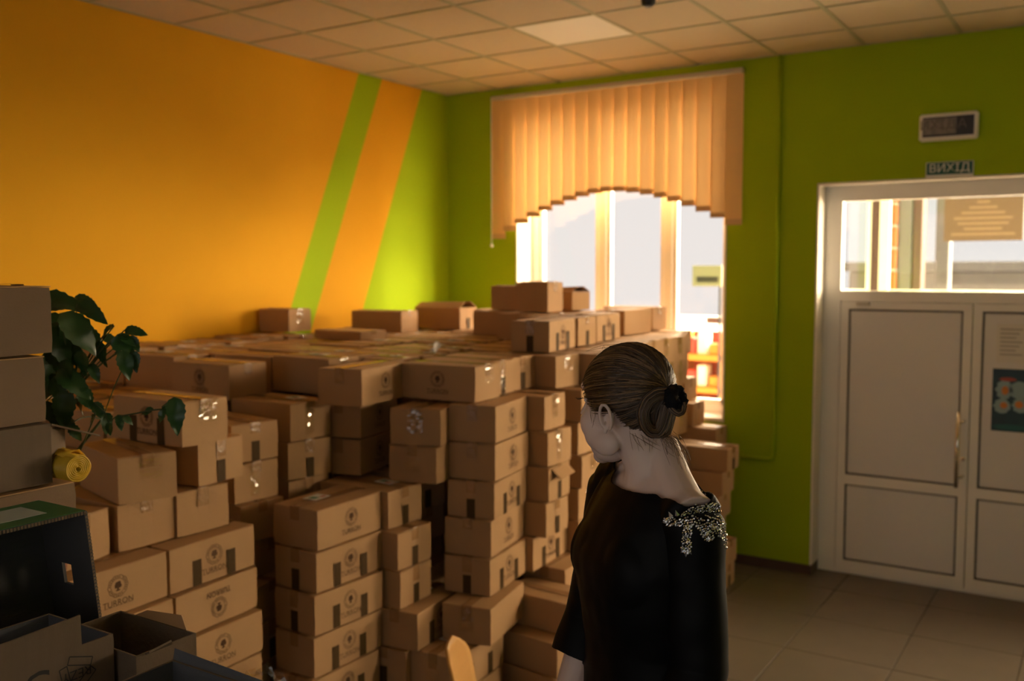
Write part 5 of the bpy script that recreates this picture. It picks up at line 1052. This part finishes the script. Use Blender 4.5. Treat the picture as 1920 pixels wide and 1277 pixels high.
# ------------------------------------------------------------------ vine in a pot on a stand
sd = empty('plant_stand', (2.45, -5.42, .45), 0, 'wooden plant stand under the leafy vine', 'plant stand')
MB().bbox(-.13, .13, -.13, .13, .77, .80, .005).build('top', 'table_wood', sd)
for sx in (-.1, .1):
    for sy in (-.1, .1): MB().bbox(sx-.015, sx+.015, sy-.015, sy+.015, 0, .77, .003).build('leg', 'table_wood', sd)
pl = empty('potted_vine', (2.45, -5.42, 1.25), 0, 'dark green leafy potted vine behind the near stack of boxes', 'plant')
MB().tube([(0, 0, 0), (0, 0, .2), (0, 0, .2), (0, 0, .23)], [.085, .115, .125, .125], 24).build('pot', 'terracotta', pl, True)
MB().tube([(0, 0, .231), (0, 0, .236)], .112, 24).build('soil', 'soil', pl)
def leaf_mesh(seed):
    rg = random.Random(seed); nL, nW = 12, 7; vs = []; fs = []
    for i in range(nL+1):
        t = i/nL; w = .30*math.sin(math.pi*t**.72)**.8*(1-.25*t)+.004
        if 0 < i < nL: w *= 1+.07*(1 if i % 2 else -1)
        for j in range(nW):
            s = -1+2*j/(nW-1)
            vs.append((t, s*w, .10*abs(s)*w*2-.28*t*t+.03*math.sin(9*t+seed)*s+.02*math.sin(14*t)*(1-abs(s))))
    for i in range(nL):
        for j in range(nW-1): q = i*nW+j; fs.append((q, q+nW, q+nW+1, q+1))
    return MB().add(vs, fs).mesh('leaf', 'leaf', True)
LEAF = [leaf_mesh(s) for s in range(4)]
F2 = Vector((-.534, .846, 0)); R2 = Vector((.846, .534, 0)); UP = Vector((0, 0, 1))
stems = {}
for n, (px, py, ln, ang, d) in enumerate(LEAVES):
    p = CAM+d*(_f+(px-960)/1796.33*_r-(py-638.5)/1796.33*_u)
    L = ln/1796.33*d*1.08; a = math.radians(ang)
    dr = (math.cos(a)*R2+math.sin(a)*UP+rnd.uniform(-.35, .35)*F2).normalized()
    nrm = (-F2*rnd.uniform(.35, 1.0)+UP*rnd.uniform(.3, 1.0)+R2*rnd.uniform(-.3, .5)); side = nrm.cross(dr).normalized(); nrm = dr.cross(side).normalized()
    base = p-dr*L*.5+nrm*.06*L
    M = Matrix((dr, side, nrm)).transposed().to_4x4(); M.translation = base-Vector(pl.location)
    o = link('leaf', LEAF[n % 4], pl); o.matrix_local = M @ Matrix.Diagonal((L, L*rnd.uniform(.85, 1.15), L, 1))
    stems[n] = base-Vector(pl.location)
st = MB()
def arc(a, b, sag, n=8): return [a.lerp(b, k/n)+Vector((0, 0, sag*math.sin(math.pi*k/n))) for k in range(n+1)]
hubs = [Vector((.10, .03, .50)), Vector((.16, .05, .62)), Vector((.22, .10, .55)), Vector((.14, .03, .36))]
for hb in hubs: st.tube(arc(Vector((rnd.uniform(-.03, .03), rnd.uniform(-.03, .03), .23)), hb, .02), .004, 6)
for n, bpt in stems.items():
    if LEAVES[n][1] > 760 and LEAVES[n][0] > 165: continue
    hb = min(hubs, key=lambda q: (q-bpt).length); st.tube(arc(hb, bpt, .015, 5), .0018, 5)
trail = [hubs[3]]+[stems[n] for n in sorted(stems, key=lambda n: LEAVES[n][0]) if LEAVES[n][1] > 760 and LEAVES[n][0] > 165]
st.tube(trail, .0022, 5)
st.build('stem', 'stem', pl, True)
# ------------------------------------------------------------------ the woman
# local frame: X to her back-left, Y towards the pile, Z up; she faces -X with the body, head turned further away
WZ = .45
wm = empty('person', (4.272, -5.158, WZ), .416, 'woman in black velvet off-shoulder top with jewelled shoulder, hair in a bun', 'person')
Z = lambda z: z-WZ
V3 = lambda x, y, z: Vector((x, y, z-WZ))
ph = math.radians(30); Fb = Vector((-math.cos(ph), -math.sin(ph), 0)); Lb = Vector((math.sin(ph), -math.cos(ph), 0)); UPV = Vector((0, 0, 1))
al = math.radians(38); Fh = Vector((-math.cos(al), math.sin(al), 0)); Lh = UPV.cross(Fh)
tilt = math.radians(-3); Fh2 = (Fh*math.cos(tilt)+UPV*math.sin(tilt)).normalized(); Uh = (UPV*math.cos(tilt)-Fh*math.sin(tilt)).normalized()
Hc = V3(-.060, .01, 1.960)
def H(f, l, u): return Hc+Fh2*f+Lh*l+Uh*u
def hel(b, c, r, nu=28, nv=18): b.ellipsoid(H(*c), (Fh2*r[0], Lh*r[1], Uh*r[2]), nu, nv)
body = MB()
hel(body, (-.004, 0, .004), (.091, .073, .086))
hel(body, (.030, 0, -.040), (.060, .060, .075)); hel(body, (.042, 0, -.102), (.042, .047, .042)); hel(body, (.066, 0, -.131), (.020, .022, .018))
for s in (1, -1):
    hel(body, (.054, s*.033, -.058), (.034, .030, .038)); hel(body, (.014, s*.048, -.095), (.034, .017, .028))
    hel(body, (.066, s*.030, .020), (.018, .026, .012)); hel(body, (.040, s*.030, -.082), (.040, .032, .036))
    # ear
    ec = (-.020, s*.076, -.038)
    pts = []
    for k in range(15):
        a = math.radians(-70+290*k/14); pts.append(H(ec[0]-.015*math.cos(a)*-1*-1, ec[1]+s*(.010+.004*math.sin(a)), ec[2]+.027*math.sin(a)))
    body.tube(pts, .0046, 8)
    hel(body, (ec[0]-.002, s*.0745, ec[2]), (.0125, .005, .023), 14, 10); hel(body, (ec[0]+.008, ec[1]+s*.003, ec[2]-.026), (.007, .0045, .009), 12, 8)
    hel(body, (ec[0]+.014, s*.077, ec[2]-.002), (.004, .005, .007), 10, 8)
body.tube([H(.088, 0, .004), H(.098, 0, -.022), H(.112, 0, -.044), H(.096, 0, -.056)], [.009, .010, .012, .009], 10)
hel(body, (.088, 0, -.075), (.012, .022, .006)); hel(body, (.085, 0, -.086), (.012, .019, .007))
# neck, trapezius, trunk
body.tube([H(-.030, 0, -.045), V3(-.026, .0, 1.865), V3(-.008, .0, 1.82), V3(.0, .0, 1.775)], [.056, .050, .053, .066], 20)
shN = V3(0, 0, 1.742)+Lb*.152; shF = V3(0, 0, 1.748)-Lb*.152
for sh in (shN, shF):
    body.tube([V3(.012, .0, 1.862), V3(.012, .0, 1.83).lerp(sh, .35), V3(.01, 0, 1.80).lerp(sh, .72), sh], [.036, .042, .044, .050], 14)
def trunk(rows):
    n = 26; vs = []; fs = []
    for z, w, dp, sf in rows:
        c = V3(0, 0, z)+Fb*sf
        for k in range(n):
            a = 2*math.pi*k/n; ca, sa = math.cos(a), math.sin(a)
            e = .85; vs.append(c+Lb*(w*math.copysign(abs(ca)**e, ca))+Fb*(dp*math.copysign(abs(sa)**e, sa)))
    for i in range(len(rows)-1):
        for k in range(n): fs.append((i*n+k, (i+1)*n+k, (i+1)*n+(k+1) % n, i*n+(k+1) % n))
    fs.append(tuple(range(n))); fs.append(tuple((len(rows)-1)*n+k for k in range(n-1, -1, -1)))
    body.add(vs, fs)
trunk([(1.80, .07, .05, 0), (1.765, .135, .068, 0), (1.71, .155, .095, .005), (1.63, .155, .118, .018), (1.55, .145, .112, .014), (1.46, .132, .10, .008), (1.38, .142, .10, 0), (1.29, .165, .112, -.01), (1.22, .168, .115, -.012), (1.17, .14, .10, -.01)])
for s in (1, -1): body.ellipsoid(V3(0, 0, 1.62)+Fb*.075+Lb*.06*s, (Fb*.055, Lb*.075, UPV*.08), 18, 12)
elN = V3(.088, -.150, 1.455); wrN = V3(.02, -.235, 1.255); elF = V3(-.128, .135, 1.44); wrF = V3(-.205, .055, 1.225)
ARM = ((shN, elN, wrN), (shF, elF, wrF))
for sh, el, wr in ARM:
    body.tube([sh, sh.lerp(el, .3), sh.lerp(el, .7), el], [.050, .047, .042, .038], 14)
    body.tube([el, el.lerp(wr, .3), el.lerp(wr, .75), wr], [.038, .039, .030, .025], 14); body.ball(el, .038)
    d = (wr-el).normalized(); sd_ = d.cross(Fb).normalized(); nm = sd_.cross(d).normalized()
    body.ellipsoid(wr+d*.045, (d*.052, nm*.036, sd_*.015), 16, 10)
    for k in range(4):
        kn = wr+d*.085+nm*(.027-.018*k); ln = (.068, .078, .073, .058)[k]; cu = sd_*(.012*(1))
        body.tube([kn-d*.012, kn+d*ln*.45+cu*.6, kn+d*ln*.8+cu*1.8, kn+d*ln*.98+cu*3], [.0088, .0085, .0078, .0065], 8)
    th = wr+d*.025+nm*.03
    body.tube([th, th+nm*.022+d*.025+sd_*.004, th+nm*.03+d*.055+sd_*.008], [.012, .0105, .008], 8)
hips = [V3(0, 0, 1.24)+Lb*.085*s for s in (1, -1)]
for s, hp in zip((1, -1), hips):
    kn = V3(0, 0, .91)+Lb*.09*s+Fb*.02; an = V3(0, 0, .53)+Lb*.095*s-Fb*.02
    body.tube([hp, hp.lerp(kn, .4), kn], [.088, .076, .055], 16); body.tube([kn, kn.lerp(an, .3), an], [.055, .054, .036], 16); body.ball(kn, .055)
    body.tube([an+Vector((0, 0, .0)), an+Vector((0, 0, -.045))], [.036, .034], 12)
    body.tube([an+Vector((0, 0, -.05))-Fb*.03, an+Vector((0, 0, -.052))+Fb*.06, an+Vector((0, 0, -.058))+Fb*.15], [.030, .034, .022], 12)
def remeshed(mb, voxel, it):
    me = mb.mesh('tmp', None); o = bpy.data.objects.new('tmp', me); col.objects.link(o)
    m = o.modifiers.new('r', 'REMESH'); m.mode = 'VOXEL'; m.voxel_size = voxel
    s = o.modifiers.new('s', 'SMOOTH'); s.factor = .5; s.iterations = it
    dg = bpy.context.evaluated_depsgraph_get(); out = bpy.data.meshes.new_from_object(o.evaluated_get(dg))
    bpy.data.objects.remove(o); return out
bme = remeshed(body, .0032, 8); bme.name = 'body'
for p in bme.polygons: p.use_smooth = True
bme.materials.clear(); bme.materials.append(MATS['skin'])
bo = link('body', bme, wm)
# ---- clothing cut from the body surface
def seg_d(p, a, b):
    ab = b-a; t = max(0, min(1, (p-a).dot(ab)/ab.length_squared)); return (p-a-ab*t).length, t
def neck_h(p):
    s = p.dot(Lb); f = p.dot(Fb)
    z = 1.782-.012*max(0, f)/.1
    if s < -.045: z += .03*min(1, (-.045-s)/.05)
    return z-WZ
def garment(name, keep, offset, material, thick):
    vs = []; idx = {}; fs = []
    nrm = [v.normal.copy() for v in bme.vertices]; cos = [v.co.copy() for v in bme.vertices]
    flag = [keep(c) for c in cos]
    for p in bme.polygons:
        if all(flag[i] for i in p.vertices):
            q = []
            for i in p.vertices:
                if i not in idx: idx[i] = len(vs); vs.append(cos[i]+nrm[i]*offset(cos[i]))
                q.append(idx[i])
            fs.append(q)
    me = bpy.data.meshes.new(name); me.from_pydata([v[:] for v in vs], [], fs); me.update(); me.materials.append(MATS[material])
    for p in me.polygons: p.use_smooth = True
    o = link(name, me, wm)
    s = o.modifiers.new('s', 'SMOOTH'); s.factor = .5; s.iterations = 30
    t = o.modifiers.new('t', 'SOLIDIFY'); t.thickness = thick; t.offset = 1
    return o
def in_fore(p):
    for (sh, el, wr), cut in zip(ARM, (.62, .40)):
        d, t = seg_d(p, el, wr)
        if t > cut and d < .07: return True
        if (p-wr).length < .16 and (p-wr).dot((wr-el).normalized()) > -.05: return True
    return False
def keep_top(p):
    if p.z > neck_h(p) or p.z < Z(1.18): return False
    return not in_fore(p)
def off_top(p):
    w = max(0, min(1, (Z(1.66)-p.z)/.3)); n = noise.noise(p*9)*.006*w+noise.noise(p*22)*.0025
    s = p.dot(Lb)
    return .009+.014*w+n+(.006 if s < -.1 else 0)
blz = garment('velvet_top', keep_top, off_top, 'velvet', .003)
def keep_leg(p): return Z(.52) < p.z < Z(1.30) and not in_fore(p) and all(seg_d(p, el, wr)[0] > .06 and (p-wr).length > .2 for sh, el, wr in ARM)
garment('trousers', keep_leg, lambda p: .012+.01*max(0, (Z(1.0)-p.z)), 'trousers', .002)
sh_ = MB()
for s in (1, -1):
    an = V3(0, 0, .45)+Lb*.095*s-Fb*.02
    sh_ = MB(); sh_.ellipsoid(an+Fb*.055+UPV*.034, (Fb*.125, Lb*.045, UPV*.045), 20, 12); sh_.ellipsoid(an-Fb*.02+UPV*.05, (Fb*.055, Lb*.042, UPV*.05), 16, 10)
    vs = [(v[0], v[1], max(v[2], .001)) for v in sh_.v]; sh_.v = vs
    sh_.build('shoe', 'shoe', wm, True)
# jewelled applique on the near shoulder: beads set on the velvet
dg = bpy.context.evaluated_depsgraph_get(); ev = bpy.data.meshes.new_from_object(blz.evaluated_get(dg))
bvh = BVHTree.FromPolygons([v.co[:] for v in ev.vertices], [tuple(p.vertices) for p in ev.polygons])
ap = [((.062, 1.752), (.086, 1.762), .0145), ((.086, 1.762), (.112, 1.757), .0155), ((.112, 1.752), (.132, 1.728), .0125), ((.132, 1.728), (.141, 1.697), .0085), ((.064, 1.742), (.062, 1.700), .0085), ((.028, 1.742), (.060, 1.748), .0065), ((.086, 1.748), (.102, 1.722), .0095)]
pts = []; tries = 0; rb = random.Random(3)
while tries < 14000 and len(pts) < 520:
    tries += 1; x = rb.uniform(.01, .155); z = rb.uniform(1.68, 1.785)
    ok = False
    for (x0, z0), (x1, z1), r in ap:
        d, t = seg_d(Vector((x, z, 0)), Vector((x0, z0, 0)), Vector((x1, z1, 0)))
        if d < r*(1+.15*math.sin(60*x+40*z)): ok = True; break
    if not ok or any((x-a)**2+(z-c)**2 < .0032**2 for a, c in pts): continue
    pts.append((x, z))
bead = MB(); bead2 = MB()
for k, (x, z) in enumerate(pts):
    hit = bvh.ray_cast(Vector((x, -1, Z(z))), Vector((0, 1, 0)))
    if hit[0] is None: continue
    n = hit[1]; r = rb.uniform(.0013, .0027); a = n.orthogonal().normalized(); a.rotate(Matrix.Rotation(rb.uniform(0, 6.28), 3, n)); b_ = n.cross(a)
    tl = (n+a*rb.uniform(-.5, .5)+b_*rb.uniform(-.5, .5)).normalized(); a = tl.orthogonal().normalized(); b_ = tl.cross(a)
    (bead2 if k % 3 == 0 else bead).ellipsoid(hit[0]+n*.001, (a*r*rb.uniform(1, 1.6), b_*r, tl*r*.8), 6, 4)
bd = bead.build('beads', 'bead', blz); bd['kind'] = 'stuff'
bd = bead2.build('beads', 'bead_gold', blz); bd['kind'] = 'stuff'
# leaf-shaped stones at the tips of the applique
for (x, z, a) in ((.024, 1.742, 3.3), (.034, 1.752, 2.2), (.045, 1.756, 1.9), (.061, 1.694, 4.7), (.066, 1.699, 5.2), (.056, 1.699, 4.2)):
    hit = bvh.ray_cast(Vector((x, -1, Z(z))), Vector((0, 1, 0)))
    if hit[0] is None: continue
    n = hit[1]; t = Vector((math.cos(a), 0, math.sin(a))); t = (t-n*t.dot(n)).normalized(); s_ = n.cross(t)
    MB().add([hit[0]+t*.011, hit[0]+s_*.0045+n*.001, hit[0]-t*.004, hit[0]-s_*.0045+n*.001, hit[0]+n*.004], [(0, 1, 4), (1, 2, 4), (2, 3, 4), (3, 0, 4), (0, 3, 2, 1)]).build('stone', 'bead', blz)
# ---- face details (mostly turned away)
for s in (1, -1):
    MB().ellipsoid(H(.071, s*.030, -.010), (Fh2*.012, Lh*.012, Uh*.009), 14, 10).build('eye', 'eye_white', wm, True)
    ls = MB()
    for k in range(9):
        u_ = -1+2*k/8; p = H(.0865-.006*u_*u_, s*(.031+.014*u_), -.008); ls.tube([p, p+Fh2*.007+Lh*s*.004*u_-Uh*.001, p+Fh2*.011+Lh*s*.007*u_+Uh*.003], [.0008, .0006, .0002], 4)
    ls.build('eyelashes', 'lash', wm)
    MB().tube([H(.088, s*.016, .014), H(.087, s*.03, .02), H(.076, s*.048, .015)], [.003, .0035, .0015], 6, flat=.5).build('eyebrow', 'brow', wm)
MB().tube([H(.092, -.020, -.080), H(.099, 0, -.079), H(.092, .020, -.080)], [.003, .006, .003], 8).build('lips', 'lip', wm, True)
# ---- hair
def scalp(f, l, u, off):
    """point on the hair volume in direction (f,l,u)"""
    d = Vector((f, l, u)).normalized(); r = 1/math.sqrt((d.x/.091)**2+(d.y/.073)**2+(d.z/.086)**2)
    vol = off+.009*max(0, d.z)*max(0, .6-d.x)+.006*max(0, -d.x)
    return H(*(d*(r+vol)+Vector((-.004, 0, .004)))), d
HL = ((0, .055), (30, .030), (45, .004), (60, -.016), (68, -.030), (74, -.012), (80, .0), (95, -.004), (105, -.016), (120, -.046), (135, -.062), (180, -.070))
def hairy(d, m=0.):
    r = 1/math.sqrt((d.x/.091)**2+(d.y/.073)**2+(d.z/.086)**2); fi = math.degrees(math.atan2(abs(d.y)*r, d.x*r)); u = d.z*r
    for (a0, u0), (a1, u1) in zip(HL, HL[1:]):
        if fi <= a1: return u > u0+(u1-u0)*(fi-a0)/(a1-a0)+m
    return u > -.07+m
cap = MB(); vs = []; fs = []; NU, NV = 150, 100; ok = []
for j in range(NV+1):
    th = math.pi*(j/NV)*.93+.0001
    for i in range(NU):
        p_ = 2*math.pi*i/NU; d = Vector((math.sin(th)*math.cos(p_), math.sin(th)*math.sin(p_), math.cos(th)))
        q, dd = scalp(d.x, d.y, d.z, .0055+.002*noise.noise(d*6)); vs.append(q); ok.append(hairy(dd))
for j in range(NV):
    for i in range(NU):
        q = (j*NU+i, (j+1)*NU+i, (j+1)*NU+(i+1) % NU, j*NU+(i+1) % NU)
        if all(ok[k] for k in q): fs.append(q)
hair = cap.add(vs, fs).build('hair', 'hair', wm, True)
sm = hair.modifiers.new('t', 'SOLIDIFY'); sm.thickness = .006; sm.offset = -1
sets = {'hair': MB(), 'hair_mid': MB(), 'hair_light': MB()}
rh = random.Random(21); BD = Vector((-1, .02, .12)).normalized()
def pick(): return rh.choices(('hair', 'hair_mid', 'hair_light'), (.42, .38, .20))[0]
cnt = 0
while cnt < 2100:
    d = Vector((rh.gauss(0, 1), rh.gauss(0, 1), rh.gauss(0, 1))).normalized()
    if not hairy(d, -.004): continue
    if cnt > 1300 and hairy(d, .010): continue
    if rh.random() > .35+.65*(d.x+1)/2+(.4 if d.y > 0 else 0): continue
    cnt += 1; n = 11; off = rh.uniform(.006, .0105)
    ang = d.angle(BD); pp = []; wob = rh.uniform(-.05, .05)
    ax = d.cross(BD)
    if ax.length < 1e-3: continue
    ax.normalize()
    for k in range(n):
        t = k/(n-1)*.97; q = d.copy(); q.rotate(Matrix.Rotation(ang*t, 3, ax)); q = (q+ax*wob*math.sin(math.pi*t)).normalized()
        lift = off+.004*math.sin(math.pi*t)*rh.uniform(0, .6)
        pp.append(scalp(q.x, q.y, q.z, lift)[0])
    w = rh.uniform(.0006, .0013)
    sets[pick()].tube(pp, [w*.5]+[w]*(n-2)+[w*.7], 4, cap=False)
# folded ponytail: a loop of hair hanging from the tie
def hp(px, py, dy): return Vector(((px-1225)*.001072, dy, Z(2.215-(py-508)*.001078)))
loop = [hp(1256, 734, -.085), hp(1240, 728, -.088), hp(1222, 735, -.090), hp(1208, 752, -.092), hp(1205, 775, -.092), hp(1214, 795, -.09), hp(1228, 803, -.088), hp(1238, 795, -.086), hp(1245, 775, -.084), hp(1250, 752, -.082)]
loop2 = [hp(1246, 735, -.07), hp(1232, 752, -.068), hp(1224, 780, -.066), hp(1232, 806, -.064), hp(1244, 808, -.066), hp(1250, 785, -.068), hp(1254, 755, -.075)]
tips = [hp(1252, 748, -.10), hp(1262, 760, -.105), hp(1272, 763, -.105), hp(1277, 754, -.10), hp(1274, 745, -.098)]
def bundle(path, R_, n, flat=1.0):
    for _ in range(n):
        a = rh.uniform(0, 6.28); rr = R_*math.sqrt(rh.random()); dx, dz = rr*math.cos(a), rr*math.sin(a)*flat; pp = []
        ph_ = rh.uniform(0, 6.28)
        for k, p in enumerate(path):
            t = (path[min(k+1, len(path)-1)]-path[max(k-1, 0)]).normalized(); s_ = t.cross(Vector((0, 1, 0))).normalized()
            pp.append(p+s_*dx*(1+.1*math.sin(ph_+k))+Vector((0, 1, 0))*dz)
        # smooth the polyline
        q = [pp[0]]
        for k in range(len(pp)-1): q += [pp[k].lerp(pp[k+1], .33), pp[k].lerp(pp[k+1], .67)]
        q.append(pp[-1]); w = rh.uniform(.0008, .0016)
        sets[rh.choices(('hair', 'hair_mid', 'hair_light'), (.35, .42, .23))[0]].tube(q, w, 4, cap=False)
bundle(loop, .013, 190); bundle(loop2, .012, 140); bundle(tips, .008, 60)
core_ = MB(); core_.tube(loop, .010, 8); core_.tube(loop2, .009, 8); core_.tube(tips, .005, 8)
core_.build('bun', 'hair', hair, True)
# stray hairs at nape, temple and crown
def stray(a, b, sag, side, w=.00035):
    pp = [a.lerp(b, k/9)+Vector((side*math.sin(math.pi*k/9), 0, sag*math.sin(math.pi*k/9*1.3))) for k in range(10)]
    sets[rh.choice(('hair_mid', 'hair_light', 'hair_light'))].tube(pp, [w]*9+[w*.4], 4, cap=False)
for k in range(46): stray(hp(1236+rh.uniform(-6, 12), 806+rh.uniform(-8, 8), -.05+rh.uniform(-.02, .03)), hp(1262+rh.uniform(-12, 34), 850+rh.uniform(-10, 30), -.05+rh.uniform(-.03, .04)), rh.uniform(-.01, .015), rh.uniform(-.004, .012))
for k in range(16): stray(hp(1205+rh.uniform(-25, 25), 806+rh.uniform(-4, 6), -.06), hp(1215+rh.uniform(-30, 25), 835+rh.uniform(-8, 10), -.05), .0, rh.uniform(-.004, .004), .0003)
for k in range(7): stray(hp(1112+rh.uniform(-6, 10), 752+rh.uniform(-10, 10), -.062+rh.uniform(0, .006)), hp(1114+rh.uniform(-4, 9), 792+rh.uniform(-14, 14), -.066), 0, rh.uniform(-.004, .003), .0003)
for k in range(10): stray(hp(1100+rh.uniform(-6, 60), 676-rh.uniform(0, 18), 0), hp(1140+rh.uniform(-10, 90), 650+rh.uniform(-4, 6), 0), .006, 0, .0003)
for k, (mm, b_) in enumerate(sets.items()):
    o = b_.build('hair_strands', mm, hair, True); o['kind'] = 'stuff'
# scrunchie
sc = hp(1263, 737, -.092); ax = (-Fh*.9+UPV*.25).normalized(); e1 = ax.orthogonal().normalized(); e2 = ax.cross(e1); vs = []; fs = []; NA, NB = 36, 12
for i in range(NA):
    a = 2*math.pi*i/NA; rd = e1*math.cos(a)+e2*math.sin(a)
    for j in range(NB):
        b2 = 2*math.pi*j/NB; w = .0125*(1+.10*math.sin(9*a+math.sin(3*b2))+.35*noise.noise(Vector((i*.6, j*.8, 0))))
        vs.append(sc+rd*(.014+w*math.cos(b2))+ax*w*1.15*math.sin(b2))
for i in range(NA):
    for j in range(NB): fs.append((i*NB+j, ((i+1) % NA)*NB+j, ((i+1) % NA)*NB+(j+1) % NB, i*NB+(j+1) % NB))
MB().add(vs, fs).build('scrunchie', 'scrunchie', wm, True)
